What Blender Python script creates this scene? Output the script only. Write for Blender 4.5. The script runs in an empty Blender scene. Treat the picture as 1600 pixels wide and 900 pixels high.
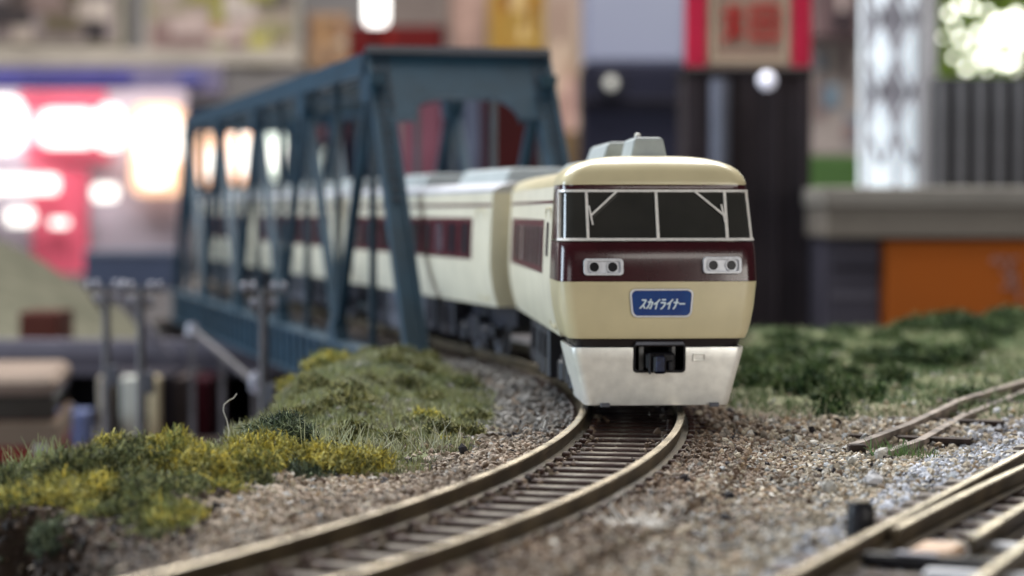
import bpy, math, random
import numpy as np
from mathutils import Vector, Matrix

random.seed(7)
RNG = np.random.default_rng(11)
SC = bpy.context.scene
COL = SC.collection
R = math.radians
# One Blender unit is one centimetre of the model railway. z = 0 is the top of the rails.

# ------------------------------------------------------------------ camera, world, lamps, exposure
PITCH = math.atan(120 / 3422.2)
CAM = Vector((0, 0, 1.96))
cd = bpy.data.cameras.new('camera')
cam = bpy.data.objects.new('camera', cd)
COL.objects.link(cam)
cam.location = CAM
cam.rotation_euler = (R(90) - PITCH, 0, 0)
cd.lens = 77.0
cd.sensor_width = 36.0
cd.clip_start = 0.1
cd.clip_end = 2000
cd.dof.use_dof = True
cd.dof.focus_distance = 19.35
cd.dof.aperture_fstop = 0.385
cd.dof.aperture_blades = 0
SC.camera = cam

wd = bpy.data.worlds.new('World')
SC.world = wd
wd.use_nodes = True
wd.node_tree.nodes['Background'].inputs[0].default_value = (0.86, 0.93, 1.0, 1)
wd.node_tree.nodes['Background'].inputs[1].default_value = 0.055


def area(name, loc, target, sx, sy, power, color):
    l = bpy.data.lights.new(name, 'AREA')
    l.shape = 'RECTANGLE'
    l.size, l.size_y = sx, sy
    l.energy = power
    l.color = color
    o = bpy.data.objects.new(name, l)
    COL.objects.link(o)
    o.location = loc
    d = Vector(target) - Vector(loc)
    o.rotation_euler = d.to_track_quat('-Z', 'Y').to_euler()
    return o


area('ceiling_lamp', (-6, 52, 42), (0, 22, 0), 50, 36, 68000, (1.0, 0.985, 0.96))
area('window_light', (-58, 28, 12), (0, 22, 1), 22, 36, 36000, (0.72, 0.86, 1.0))
area('front_fill_right', (48, -44, 11), (1, 22, 0.5), 40, 22, 22500, (1.0, 0.95, 0.88))  # added fill for the train's face from the right, no known source
area('front_fill_left', (-44, -46, 11), (1, 22, 0.5), 40, 22, 9000, (0.95, 0.97, 1.0))  # added weaker fill from the left front, no known source
area('front_strip_lamp', (26, -62, 44), (1, 21, 1), 36, 12, 9000, (1.0, 0.97, 0.9))
area('far_wall_fill', (-10, 110, 130), (0, 195, 15), 170, 60, 400000, (1.0, 0.96, 0.92))  # added lamp that brightens the far wall display

SC.view_settings.view_transform = 'Standard'
SC.view_settings.look = 'None'
SC.view_settings.gamma = 1.0
SC.view_settings.exposure = 0.0
SC.view_settings.use_curve_mapping = False
SC.cycles.use_denoising = True
SC.cycles.max_bounces = 6
SC.cycles.transparent_max_bounces = 4


# ------------------------------------------------------------------ helpers
def W(px, py, Y):
    """A point of the place at distance Y seen at photo pixel (px, py): used only to measure things off the photograph."""
    cx, cy, cz = (px - 800) / 3422.2, -(py - 450) / 3422.2, 1.0
    fy = cz * math.cos(PITCH) + cy * math.sin(PITCH)
    fz = cy * math.cos(PITCH) - cz * math.sin(PITCH)
    t = Y / fy
    return Vector((cx * t, Y, CAM.z + fz * t))


def lin(c):
    return tuple(((v / 255) / 12.92 if v / 255 <= 0.04045 else ((v / 255 + 0.055) / 1.055) ** 2.4) for v in c)


def link(o, parent=None):
    COL.objects.link(o)
    if parent is not None:
        o.parent = parent
    return o


def tag(o, label, cat, group=None, kind=None):
    if label: o['label'] = label
    if cat: o['category'] = cat
    if group: o['group'] = group
    if kind: o['kind'] = kind
    return o


def thing(name, label, cat, loc=(0, 0, 0), rz=0.0, group=None):
    o = bpy.data.objects.new(name, None)
    COL.objects.link(o)
    o.location = loc
    o.rotation_euler = (0, 0, rz)
    o.empty_display_size = 0.2
    return tag(o, label, cat, group)


def copy_tree(o, parent=None):
    c = o.copy()
    COL.objects.link(c)
    if parent is not None:
        c.parent = parent
    for ch in list(o.children):
        copy_tree(ch, c)
    return c


def big_mesh(name, V, F, mat, parent=None, col=None, smooth=False):
    """V (n,3), F (m,k) numpy arrays; col (n,3) per-vertex colours."""
    V = np.asarray(V, np.float32); F = np.asarray(F, np.int32)
    m = bpy.data.meshes.new(name)
    k = F.shape[1]
    m.vertices.add(len(V)); m.vertices.foreach_set('co', V.ravel())
    m.loops.add(F.size); m.loops.foreach_set('vertex_index', F.ravel())
    m.polygons.add(len(F))
    m.polygons.foreach_set('loop_start', np.arange(0, F.size, k, dtype=np.int32))
    m.polygons.foreach_set('loop_total', np.full(len(F), k, np.int32))
    m.polygons.foreach_set('use_smooth', np.full(len(F), smooth, bool))
    if col is not None:
        a = m.color_attributes.new('col', 'FLOAT_COLOR', 'POINT')
        c = np.ones((len(V), 4), np.float32); c[:, :3] = np.clip(col, 0, 1)
        a.data.foreach_set('color', c.ravel())
    m.update(calc_edges=True)
    m.materials.append(mat)
    o = bpy.data.objects.new(name, m)
    return link(o, parent)


class MB:
    def __init__(s): s.v, s.f = [], []

    def add(s, v, f):
        n = len(s.v); s.v += [tuple(p) for p in v]; s.f += [tuple(i + n for i in q) for q in f]; return s

    def box(s, x0, x1, y0, y1, z0, z1, b=0.0):
        if b <= 0:
            return s.add([(x0, y0, z0), (x1, y0, z0), (x1, y1, z0), (x0, y1, z0), (x0, y0, z1), (x1, y0, z1), (x1, y1, z1), (x0, y1, z1)],
                         [(0, 3, 2, 1), (4, 5, 6, 7), (0, 1, 5, 4), (1, 2, 6, 5), (2, 3, 7, 6), (3, 0, 4, 7)])
        v = []
        for (za, i) in ((z0, b), (z0 + b, 0), (z1 - b, 0), (z1, b)):
            X0, X1, Y0, Y1 = x0 + i, x1 - i, y0 + i, y1 - i
            c = b if i == 0 else b * .5
            v += [(X0 + c, Y0, za), (X1 - c, Y0, za), (X1, Y0 + c, za), (X1, Y1 - c, za), (X1 - c, Y1, za), (X0 + c, Y1, za), (X0, Y1 - c, za), (X0, Y0 + c, za)]
        f = [tuple(range(7, -1, -1)), tuple(range(24, 32))]
        for l in range(3):
            for i in range(8):
                j = (i + 1) % 8
                f.append((l * 8 + i, l * 8 + j, l * 8 + 8 + j, l * 8 + 8 + i))
        return s.add(v, f)

    def beam(s, p, q, w, h, up=(0, 0, 1)):
        p, q = Vector(p), Vector(q); d = (q - p).normalized(); u = Vector(up)
        x = d.cross(u)
        if x.length < 1e-4: x = d.cross(Vector((1, 0, 0)))
        x.normalize(); u = x.cross(d).normalized()
        v = []
        for c in (p, q):
            for a, b in ((-1, -1), (1, -1), (1, 1), (-1, 1)):
                v.append(c + x * (a * w / 2) + u * (b * h / 2))
        return s.add(v, [(0, 1, 2, 3), (7, 6, 5, 4), (0, 4, 5, 1), (1, 5, 6, 2), (2, 6, 7, 3), (3, 7, 4, 0)])

    def tube(s, pts, r, n=8, cap=True):
        pts = [Vector(p) for p in pts]; rr = r if isinstance(r, (list, tuple)) else [r] * len(pts)
        v, f = [], []
        prev = None
        for i, p in enumerate(pts):
            d = (pts[min(i + 1, len(pts) - 1)] - pts[max(i - 1, 0)]).normalized()
            x = prev - d * prev.dot(d) if prev is not None else d.orthogonal()
            x.normalize(); prev = x; y = d.cross(x)
            for k in range(n):
                a = 2 * math.pi * k / n
                v.append(p + (x * math.cos(a) + y * math.sin(a)) * rr[i])
        for i in range(len(pts) - 1):
            for k in range(n):
                a, b = i * n + k, i * n + (k + 1) % n
                f.append((a, b, b + n, a + n))
        if cap:
            f.append(tuple(range(n - 1, -1, -1))); f.append(tuple(range((len(pts) - 1) * n, len(pts) * n)))
        return s.add(v, f)

    def prism(s, poly, mp, o0, o1):
        """poly: 2D points (convex or nearly so) mapped by mp(a, b, offset) at two offsets."""
        n = len(poly)
        v = [mp(a, b, o0) for a, b in poly] + [mp(a, b, o1) for a, b in poly]
        f = [tuple(range(n - 1, -1, -1)), tuple(range(n, 2 * n))] + [(i, (i + 1) % n, n + (i + 1) % n, n + i) for i in range(n)]
        return s.add(v, f)

    def ring(s, outer, inner, mp, o0, o1):
        n = len(outer)
        v = [mp(a, b, o1) for a, b in outer] + [mp(a, b, o1) for a, b in inner] + [mp(a, b, o0) for a, b in outer] + [mp(a, b, o0) for a, b in inner]
        f = []
        for i in range(n):
            j = (i + 1) % n
            f += [(i, j, n + j, n + i), (2 * n + i, 2 * n + j, j, i), (n + i, n + j, 3 * n + j, 3 * n + i), (3 * n + i, 3 * n + j, 2 * n + j, 2 * n + i)]
        return s.add(v, f)

    def xf(s, M):
        s.v = [tuple(M @ Vector(p)) for p in s.v]; return s

    def build(s, name, mat, parent=None, smooth=False, bevel=0.0):
        m = bpy.data.meshes.new(name)
        m.from_pydata(s.v, [], s.f)
        m.materials.append(mat)
        if smooth is not False:
            m.polygons.foreach_set('use_smooth', [True] * len(m.polygons))
            if smooth is not True:
                m.set_sharp_from_angle(angle=R(smooth))
        m.update()
        o = bpy.data.objects.new(name, m)
        if bevel > 0:
            b = o.modifiers.new('bevel', 'BEVEL'); b.width = bevel; b.segments = 2; b.limit_method = 'ANGLE'
        return link(o, parent)


def rrect(cx, cy, w, h, r, n=5, taper=0.0):
    """Rounded rectangle outline; taper makes the bottom narrower."""
    pts = []
    for (sx, sy, a0) in ((1, 1, 0), (-1, 1, 90), (-1, -1, 180), (1, -1, 270)):
        for k in range(n + 1):
            a = R(a0 + 90 * k / n)
            x = sx * (w / 2 - r) + r * math.cos(a); y = sy * (h / 2 - r) + r * math.sin(a)
            x *= 1 + taper * (y / (h / 2))
            pts.append((cx + x, cy + y))
    return pts


# ------------------------------------------------------------------ materials
def newmat(name):
    m = bpy.data.materials.new(name); m.use_nodes = True
    return m, m.node_tree, m.node_tree.nodes['Principled BSDF']


def mat(name, rgb, rough=0.5, metal=0.0, var=0.12, scale=6.0, bump=0.0, bscale=60.0, coat=0.0, spec=0.5, rgb2=None, dirt=None):
    m, t, b = newmat(name)
    N = t.nodes; L = t.links
    tc = N.new('ShaderNodeTexCoord')
    no = N.new('ShaderNodeTexNoise'); no.inputs['Scale'].default_value = scale; no.inputs['Detail'].default_value = 5
    L.new(tc.outputs['Object'], no.inputs['Vector'])
    mx = N.new('ShaderNodeMix'); mx.data_type = 'RGBA'
    c2 = rgb2 if rgb2 is not None else tuple(c * (1 - var * 2) for c in rgb)
    c1 = rgb if rgb2 is not None else tuple(min(1, c * (1 + var)) for c in rgb)
    mx.inputs[6].default_value = (*c1, 1); mx.inputs[7].default_value = (*c2, 1)
    mr = N.new('ShaderNodeMapRange'); mr.inputs[1].default_value = 0.35; mr.inputs[2].default_value = 0.65
    L.new(no.outputs['Fac'], mr.inputs[0]); L.new(mr.outputs[0], mx.inputs[0])
    out = mx.outputs[2]
    if dirt:
        n2 = N.new('ShaderNodeTexNoise'); n2.inputs['Scale'].default_value = dirt[1]; n2.inputs['Detail'].default_value = 8
        L.new(tc.outputs['Object'], n2.inputs['Vector'])
        m2 = N.new('ShaderNodeMix'); m2.data_type = 'RGBA'
        r2 = N.new('ShaderNodeMapRange'); r2.inputs[1].default_value = dirt[2]; r2.inputs[2].default_value = dirt[2] + 0.15
        L.new(n2.outputs['Fac'], r2.inputs[0]); L.new(r2.outputs[0], m2.inputs[0])
        L.new(out, m2.inputs[6]); m2.inputs[7].default_value = (*dirt[0], 1)
        out = m2.outputs[2]
    L.new(out, b.inputs['Base Color'])
    b.inputs['Roughness'].default_value = rough; b.inputs['Metallic'].default_value = metal
    b.inputs['Coat Weight'].default_value = coat; b.inputs['Coat Roughness'].default_value = 0.08
    b.inputs['Specular IOR Level'].default_value = spec
    if bump > 0:
        nb = N.new('ShaderNodeTexNoise'); nb.inputs['Scale'].default_value = bscale; nb.inputs['Detail'].default_value = 4
        L.new(tc.outputs['Object'], nb.inputs['Vector'])
        bp = N.new('ShaderNodeBump'); bp.inputs['Strength'].default_value = bump; bp.inputs['Distance'].default_value = 0.02
        L.new(nb.outputs['Fac'], bp.inputs['Height']); L.new(bp.outputs['Normal'], b.inputs['Normal'])
    return m


def attr_mat(name, rough=0.85, bump=0.0, bscale=30, mul=(1, 1, 1), spec=0.3, transl=0.0):
    m, t, b = newmat(name)
    N = t.nodes; L = t.links
    a = N.new('ShaderNodeVertexColor'); a.layer_name = 'col'
    L.new(a.outputs['Color'], b.inputs['Base Color'])
    b.inputs['Roughness'].default_value = rough; b.inputs['Specular IOR Level'].default_value = spec
    if bump:
        tc = N.new('ShaderNodeTexCoord')
        nb = N.new('ShaderNodeTexNoise'); nb.inputs['Scale'].default_value = bscale; nb.inputs['Detail'].default_value = 6
        L.new(tc.outputs['Object'], nb.inputs['Vector'])
        bp = N.new('ShaderNodeBump'); bp.inputs['Strength'].default_value = bump; bp.inputs['Distance'].default_value = 0.05
        L.new(nb.outputs['Fac'], bp.inputs['Height']); L.new(bp.outputs['Normal'], b.inputs['Normal'])
    return m


def emit(name, rgb, strength):
    m, t, b = newmat(name)
    b.inputs['Base Color'].default_value = (*rgb, 1)
    b.inputs['Emission Color'].default_value = (*rgb, 1)
    b.inputs['Emission Strength'].default_value = strength
    return m


def C(r, g, b, k=1.0):
    return tuple(min(0.9, v * k) for v in lin((r, g, b)))


M = {}
M['cream'] = mat('cream_gloss_paint', C(199, 188, 153), 0.32, var=0.03, scale=3, bump=0.03, bscale=90, coat=0.25)
M['maroon'] = mat('maroon_gloss_paint', (0.038, 0.005, 0.008), 0.24, var=0.08, scale=4, bump=0.03, bscale=60, coat=0.35, spec=0.4)
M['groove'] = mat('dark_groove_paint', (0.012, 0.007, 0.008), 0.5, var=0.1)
M['silver'] = mat('silver_matt_paint', C(246, 243, 238), 0.34, metal=0.5, var=0.05, scale=9, bump=0.12, bscale=220)
M['maroonside'] = mat('maroon_side_paint', (0.075, 0.013, 0.019), 0.4, var=0.1, scale=2, spec=0.25)
M['creamside'] = mat('pale_cream_side_paint', C(208, 203, 184), 0.38, var=0.04, scale=2, coat=0.1)
M['chrome'] = mat('silver_window_frame_paint', C(235, 232, 228), 0.35, metal=0.25, var=0.06, scale=20)
M['bezel'] = mat('headlight_bezel_silver', C(205, 207, 214), 0.45, metal=0.2, var=0.05, scale=20)
M['glass'] = mat('smoked_cab_glass', (0.030, 0.029, 0.026), 0.09, var=0.1, scale=2, spec=0.5, coat=0.3)
M['sideglass'] = mat('tinted_side_glass', (0.020, 0.012, 0.018), 0.3, var=0.3, scale=1.2, spec=0.3)
M['sideglasspale'] = mat('curtained_side_glass', (0.11, 0.075, 0.09), 0.2, var=0.4, scale=3)
M['lamp'] = mat('dark_lamp_lens', (0.010, 0.009, 0.013), 0.35, var=0.2, spec=0.25)
M['roofgrey'] = mat('roof_unit_grey', C(150, 158, 160), 0.5, var=0.05, scale=6, bump=0.03)
M['rooflight'] = mat('pale_grey_roof_paint', C(168, 170, 178), 0.45, var=0.05, scale=3)
M['black'] = mat('black_plastic', (0.004, 0.004, 0.008), 0.45, spec=0.3, var=0.2, scale=10)
M['under'] = mat('underframe_blue_black', (0.006, 0.007, 0.016), 0.5, var=0.2, scale=5)
M['undergrey'] = mat('underfloor_grey_plastic', (0.085, 0.09, 0.115), 0.5, var=0.15, scale=4)
M['plateblue'] = mat('blue_sign_print', (0.004, 0.020, 0.155), 0.25, var=0.12, scale=2, coat=0.3, rgb2=(0.004, 0.05, 0.22))
M['platetext'] = mat('pale_sign_lettering', (0.62, 0.74, 0.82), 0.4, var=0.05)
M['rail'] = mat('weathered_rail_bronze', (0.10, 0.076, 0.045), 0.46, metal=0.45, var=0.25, scale=2.5, bump=0.1, bscale=50, dirt=((0.06, 0.04, 0.028), 3.0, 0.55))
M['railhead'] = mat('worn_rail_top', (0.80, 0.69, 0.52), 0.27, metal=0.75, var=0.2, scale=3, bump=0.05, dirt=((0.20, 0.15, 0.10), 2.2, 0.56))
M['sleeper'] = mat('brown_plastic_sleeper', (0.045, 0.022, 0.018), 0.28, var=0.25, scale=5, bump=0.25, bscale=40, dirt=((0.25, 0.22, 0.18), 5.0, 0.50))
M['soil'] = attr_mat('layout_soil', 0.95, bump=0.6, bscale=14)
M['stone'] = attr_mat('ballast_stone', 0.75, bump=0.0, spec=0.35)
M['fibre'] = attr_mat('scatter_fibre', 0.8, spec=0.25)
M['blue'] = mat('bridge_blue_plastic', (0.015, 0.046, 0.076), 0.42, var=0.12, scale=2, bump=0.04, coat=0.0)
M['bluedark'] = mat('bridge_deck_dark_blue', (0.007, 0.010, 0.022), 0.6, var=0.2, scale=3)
M['pole'] = mat('grey_pole_plastic', (0.085, 0.078, 0.085), 0.5, var=0.2, scale=2)
M['insul'] = mat('pale_insulator', (0.34, 0.34, 0.40), 0.3, var=0.1)
M['leaf'] = attr_mat('sunlit_leaf', 0.6)
_t = M['leaf'].node_tree; _tr = _t.nodes.new('ShaderNodeBsdfTranslucent'); _mx = _t.nodes.new('ShaderNodeMixShader'); _mx.inputs[0].default_value = 0.55
_vc = [n for n in _t.nodes if n.type == 'VERTEX_COLOR'][0]
_t.links.new(_vc.outputs[0], _tr.inputs[0]); _t.links.new(_t.nodes['Principled BSDF'].outputs[0], _mx.inputs[1]); _t.links.new(_tr.outputs[0], _mx.inputs[2])
_t.links.new(_mx.outputs[0], _t.nodes['Material Output'].inputs[0])
M['fluff'] = mat('white_glue_fibre', (0.62, 0.6, 0.57), 0.9, var=0.1)
M['oldrail'] = mat('dusty_old_rail', (0.24, 0.20, 0.17), 0.8, var=0.3, scale=3, bump=0.3, bscale=20, dirt=((0.06, 0.045, 0.035), 2.5, 0.55))


# ------------------------------------------------------------------ numpy noise
_tab = RNG.random((256, 256)).astype(np.float32)


def vnoise(x, y, s=1.0, ox=0.0):
    x = np.asarray(x, float) * s + 100 + ox; y = np.asarray(y, float) * s + 100 - ox * 0.7
    xi, yi = np.floor(x).astype(int), np.floor(y).astype(int)
    fx, fy = x - xi, y - yi
    fx = fx * fx * (3 - 2 * fx); fy = fy * fy * (3 - 2 * fy)
    g = lambda a, b: _tab[a & 255, b & 255]
    return (g(xi, yi) * (1 - fx) + g(xi + 1, yi) * fx) * (1 - fy) + (g(xi, yi + 1) * (1 - fx) + g(xi + 1, yi + 1) * fx) * fy


def fbm(x, y, s=1.0, o=4, ox=0.0):
    a, t, n = 0.5, 0, 0
    for i in range(o):
        t = t + a * vnoise(x, y, s * 2 ** i, ox + 17 * i); n += a; a *= 0.5
    return t / n


# ------------------------------------------------------------------ track centre line
TR, TYC, TXM, GAUGE = 26.0, 23.25, 1.24, 0.96
BA = R(15.1)
BD = Vector((-math.sin(BA), math.cos(BA), 0))          # direction of the bridge, away from the camera
BN = Vector((math.cos(BA), math.sin(BA), 0))           # to its right
TP = Vector((TXM - TR + TR * math.cos(BA), TYC + TR * math.sin(BA), 0))


def track(s):
    """Point and forward direction at arc length s (0 at the nose end of the curve, negative towards the camera)."""
    smax = TR * BA
    if s <= smax:
        a = s / TR
        return Vector((TXM - TR + TR * math.cos(a), TYC + TR * math.sin(a), 0)), Vector((-math.sin(a), math.cos(a), 0))
    return TP + BD * (s - smax), BD.copy()


C0 = TP - BD * 1.26


def BP(t, n=0.0, z=0.0):
    """Bridge point: t along, n to the right, z up."""
    p = C0 + BD * t + BN * n
    return Vector((p.x, p.y, z))


TS = [track(s * 0.25)[0] for s in range(-60, 180)]
TSX = np.array([p.x for p in TS]); TSY = np.array([p.y for p in TS])


def tdist(x, y):
    x = np.asarray(x, float); y = np.asarray(y, float)
    sh = x.shape; x = x.ravel(); y = y.ravel()
    out = np.empty(len(x))
    for i in range(0, len(x), 20000):
        d = (x[i:i + 20000, None] - TSX[None]) ** 2 + (y[i:i + 20000, None] - TSY[None]) ** 2
        j = d.argmin(1)
        sgn = np.sign(x[i:i + 20000] - TSX[j])
        out[i:i + 20000] = np.sqrt(d.min(1)) * sgn
    return out.reshape(sh)


# ------------------------------------------------------------------ terrain
POLY = np.array([(-1.9, 5), (-2.15, 11.5), (-2.45, 13.2), (-2.75, 14.5), (-3.3, 15.5), (-4.4, 16.0), (-9, 16.2), (-9, 17.7), (-5.0, 17.6), (-4.0, 18.0), (-3.4, 18.7),
                 (-2.8, 20.0), (-2.55, 21.8), (-2.5, 24), (-2.72, 27), (-2.35, 29.3), (-1.8, 31.0), (1.9, 32.3), (3.4, 34), (4.1, 38), (8, 40.5), (14, 46), (40, 47), (40, 5)], float)


def inside_dist(x, y):
    """Signed distance to the plateau's outline, positive inside."""
    x = np.asarray(x, float); y = np.asarray(y, float)
    d = np.full(x.shape, 1e9); ins = np.zeros(x.shape, bool)
    n = len(POLY)
    for i in range(n):
        ax, ay = POLY[i]; bx, by = POLY[(i + 1) % n]
        ex, ey = bx - ax, by - ay
        t = np.clip(((x - ax) * ex + (y - ay) * ey) / (ex * ex + ey * ey), 0, 1)
        d = np.minimum(d, np.hypot(x - ax - t * ex, y - ay - t * ey))
        c = ((ay > y) != (by > y)) & (x < (bx - ax) * (y - ay) / (by - ay + 1e-12) + ax)
        ins ^= c
    return np.where(ins, d, -d)


def sm(a, b, x):
    t = np.clip((x - a) / (b - a), 0, 1); return t * t * (3 - 2 * t)


VALLEY = -3.3


def H(x, y):
    x = np.asarray(x, float); y = np.asarray(y, float)
    z = -0.225 + 0.035 * (fbm(x, y, 1.3) - 0.5) * 2
    td = tdist(x, y)
    far = np.clip((np.abs(td) - 0.9) / 1.2, 0, 1)
    z = z + far * 0.10 * (fbm(x, y, 0.5, 3, 40) - 0.45) * 2
    # grassy mound left of the train, low moss ridge in front of it
    z = z + 0.30 * np.exp(-(((x + 1.55) / 0.85) ** 2 + ((y - 27.6) / 2.9) ** 2)) * np.clip(-td - 0.8, 0, 1)
    z = z + 0.13 * np.exp(-(((x + 1.9) / 0.75) ** 2 + ((y - 23.5) / 2.6) ** 2)) * np.clip(-td - 0.7, 0, 1)
    z = z + 0.10 * np.exp(-(((x + 3.0) / 1.0) ** 2 + ((y - 17.2) / 0.8) ** 2))
    # right hand ground rises a little towards the back
    z = z + sm(26, 42, y) * sm(5, 12, x) * 0.10
    z = z + 0.07 * sm(2.2, 3.4, x) * sm(20, 24, y) * (fbm(x, y, 1.1, 3, 9))
    wd_ = inside_dist(x, y)
    drop = sm(0.05, -0.85, wd_ + 0.22 * (fbm(x, y, 2.2, 4, 70) - 0.5) * 2)
    zz = z * (1 - drop) + VALLEY * drop
    rough = drop * (1 - drop) * 4
    return zz + rough * (0.5 * (fbm(x, y, 3.0, 4, 5) - 0.5) + 0.22 * (fbm(x, y, 8.0, 3, 15) - 0.5))


def soil_colour(x, y, z):
    n = fbm(x, y, 3.0, 4, 3)[:, None]; n2 = fbm(x, y, 9.0, 3, 33)[:, None]
    td = tdist(x, y)[:, None]
    base = np.array([0.15, 0.12, 0.09]) * (0.6 + 0.8 * n)
    grassy = np.array([0.15, 0.17, 0.085]) * (0.6 + 0.8 * n2)
    rust = np.array([0.13, 0.075, 0.045]) * (0.7 + 0.6 * n2)
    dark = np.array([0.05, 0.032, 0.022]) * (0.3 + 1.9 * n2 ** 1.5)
    g = (sm(-1.15, -1.7, td[:, 0]) * sm(16, 18.5, y))[:, None]
    g = np.maximum(g, (sm(2.0, 3.2, x) * sm(22.5, 25, y + 0.8 * (n[:, 0] - .5)))[:, None] * 0.8)
    c = base * (1 - g) + grassy * g
    r = np.exp(-((np.abs(td) - 0.55) / 0.5) ** 2) * 0.8
    c = c * (1 - r) + rust * r
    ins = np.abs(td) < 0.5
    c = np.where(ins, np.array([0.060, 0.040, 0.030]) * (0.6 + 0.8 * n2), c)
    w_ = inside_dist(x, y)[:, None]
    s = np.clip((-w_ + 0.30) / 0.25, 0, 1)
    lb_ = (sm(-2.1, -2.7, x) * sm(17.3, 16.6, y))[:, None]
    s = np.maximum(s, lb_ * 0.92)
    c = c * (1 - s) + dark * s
    return c


gx = np.arange(-10, 16, 0.085); gy = np.arange(7, 50.5, 0.085)
GX, GY = np.meshgrid(gx, gy)
X_, Y_ = GX.ravel(), GY.ravel()
Z_ = H(X_, Y_)
nx, ny = len(gx), len(gy)
idx = np.arange(nx * ny).reshape(ny, nx)
F_ = np.stack([idx[:-1, :-1].ravel(), idx[:-1, 1:].ravel(), idx[1:, 1:].ravel(), idx[1:, :-1].ravel()], 1)
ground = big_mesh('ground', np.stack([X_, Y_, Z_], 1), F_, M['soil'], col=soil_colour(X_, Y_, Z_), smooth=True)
ground['kind'] = 'structure'

M['valley'] = mat('valley_floor_paint', (0.085, 0.08, 0.085), 0.9, var=0.25, scale=0.5, bump=0.2, bscale=5)
MB().box(-260, 260, -20, 250, VALLEY - 1.2, VALLEY - 0.06).build('layout_base_ground', M['valley'])['kind'] = 'structure'
M['street'] = mat('grey_street_paint', (0.20, 0.19, 0.22), 0.85, var=0.15, scale=0.6)
MB().box(-22, -3.0, 36, 47, VALLEY - 0.05, VALLEY + 0.02).build('street', M['street'])['kind'] = 'structure'
M['floor'] = mat('room_floor', (0.12, 0.11, 0.10), 0.6, var=0.2, scale=0.02)
MB().box(-400, 400, -150, 330, -95, -92).build('room_floor', M['floor'])['kind'] = 'structure'
M['wallm'] = mat('room_wall_paint', C(150, 146, 146, 0.9), 0.9, var=0.12, scale=0.03)
MB().box(-400, 400, 300, 306, -92, 160).build('room_wall', M['wallm'])['kind'] = 'structure'


# ------------------------------------------------------------------ the railway track in front
def sweep(sa, sb, n, off, prof, fn=track):
    """Sweep a closed profile [(across, z)] along the line at lateral offset off."""
    V, F = [], []
    k = len(prof)
    for i in range(n + 1):
        p, d = fn(sa + (sb - sa) * i / n)
        r = Vector((d.y, -d.x, 0))
        for a, z in prof:
            q = p + r * (off + a); V.append((q.x, q.y, p.z + z))
    for i in range(n):
        for j in range(k):
            a, b = i * k + j, i * k + (j + 1) % k
            F.append((a, b, b + k, a + k))
    F.append(tuple(range(k))); F.append(tuple(range(n * k + k - 1, n * k - 1, -1)))
    return V, F


RAILP0 = [(-0.085, -0.2), (0.085, -0.2), (0.085, -0.178), (0.018, -0.155), (0.018, -0.075), (0.04, -0.055), (0.04, -0.012), (-0.04, -0.012), (-0.04, -0.055), (-0.018, -0.075), (-0.018, -0.155), (-0.085, -0.178)]
RAILP = [(a * 0.85, z * 0.73) for a, z in RAILP0]
HEADP = [(-0.034, -0.009), (0.034, -0.009), (0.031, -0.003), (0.022, 0.0), (-0.022, 0.0), (-0.031, -0.003)]


def sleeper_mesh(half=0.84, w=0.17):
    b = MB()
    b.box(-half, half, -w / 2, w / 2, -0.22, -0.149, 0.012)
    for s in (-1, 1):
        for k in (-1, 1):
            x = s * GAUGE / 2 + k * 0.105
            b.box(x - 0.032, x + 0.032, -0.05, 0.05, -0.150, -0.108, 0.01)
    return b


tr = thing('railway_track', 'bronze-railed curved track that the train stands on, sweeping to the lower left', 'track', (TXM, TYC, 0))
tinv = Matrix.Translation((-TXM, -TYC, 0))
for s in (-1, 1):
    b = MB(); v, f = sweep(-15, 42, 170, s * GAUGE / 2, RAILP); b.add(v, f).xf(tinv)
    ro = b.build('rail', M['rail'], tr, smooth=40)
    b = MB(); v, f = sweep(-15, 42, 170, s * GAUGE / 2, HEADP); b.add(v, f).xf(tinv)
    b.build('rail_head', M['railhead'], ro, smooth=50)
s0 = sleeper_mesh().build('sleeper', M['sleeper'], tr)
k = 0
s = -14.6
while s < 41.5:
    p, d = track(s)
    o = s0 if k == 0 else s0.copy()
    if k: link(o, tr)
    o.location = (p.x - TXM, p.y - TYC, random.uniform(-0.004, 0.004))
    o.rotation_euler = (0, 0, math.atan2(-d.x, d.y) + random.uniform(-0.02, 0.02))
    s += 0.40; k += 1


# ------------------------------------------------------------------ train
class Nose:
    """Outline of a car body by height: half width, front offset, corner radius."""
    def __init__(s, lv, L, bulge=0.05):
        s.z = [l[0] for l in lv]; s.w = [l[1] for l in lv]; s.y = [l[2] for l in lv]; s.r = [l[3] for l in lv]
        s.L, s.b = L, bulge

    def g(s, z):
        return np.interp(z, s.z, s.w), np.interp(z, s.z, s.y), np.interp(z, s.z, s.r)

    def u(s, u, z, off=0.0):
        w, yf, rc = s.g(z); a = w - rc; sg = 1 if u >= 0 else -1; m = abs(u)
        ya = yf + s.b * (a / w) ** 2
        if m <= 1:
            x = m * a; y = yf + s.b * (x / w) ** 2; n = Vector((2 * s.b * x / w / w, -1)).normalized()
        elif m <= 2:
            th = (m - 1) * math.pi / 2; x = a + rc * math.sin(th); y = ya + rc - rc * math.cos(th); n = Vector((math.sin(th), -math.cos(th)))
        else:
            x = w; y = ya + rc + (m - 2) * (s.L - ya - rc); n = Vector((1, 0))
        return Vector((sg * (x + n.x * off), y + n.y * off, z))

    def f(s, x, z, off=0.0):
        w, yf, rc = s.g(z)
        return s.u(x / (w - rc), z, off)


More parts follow.
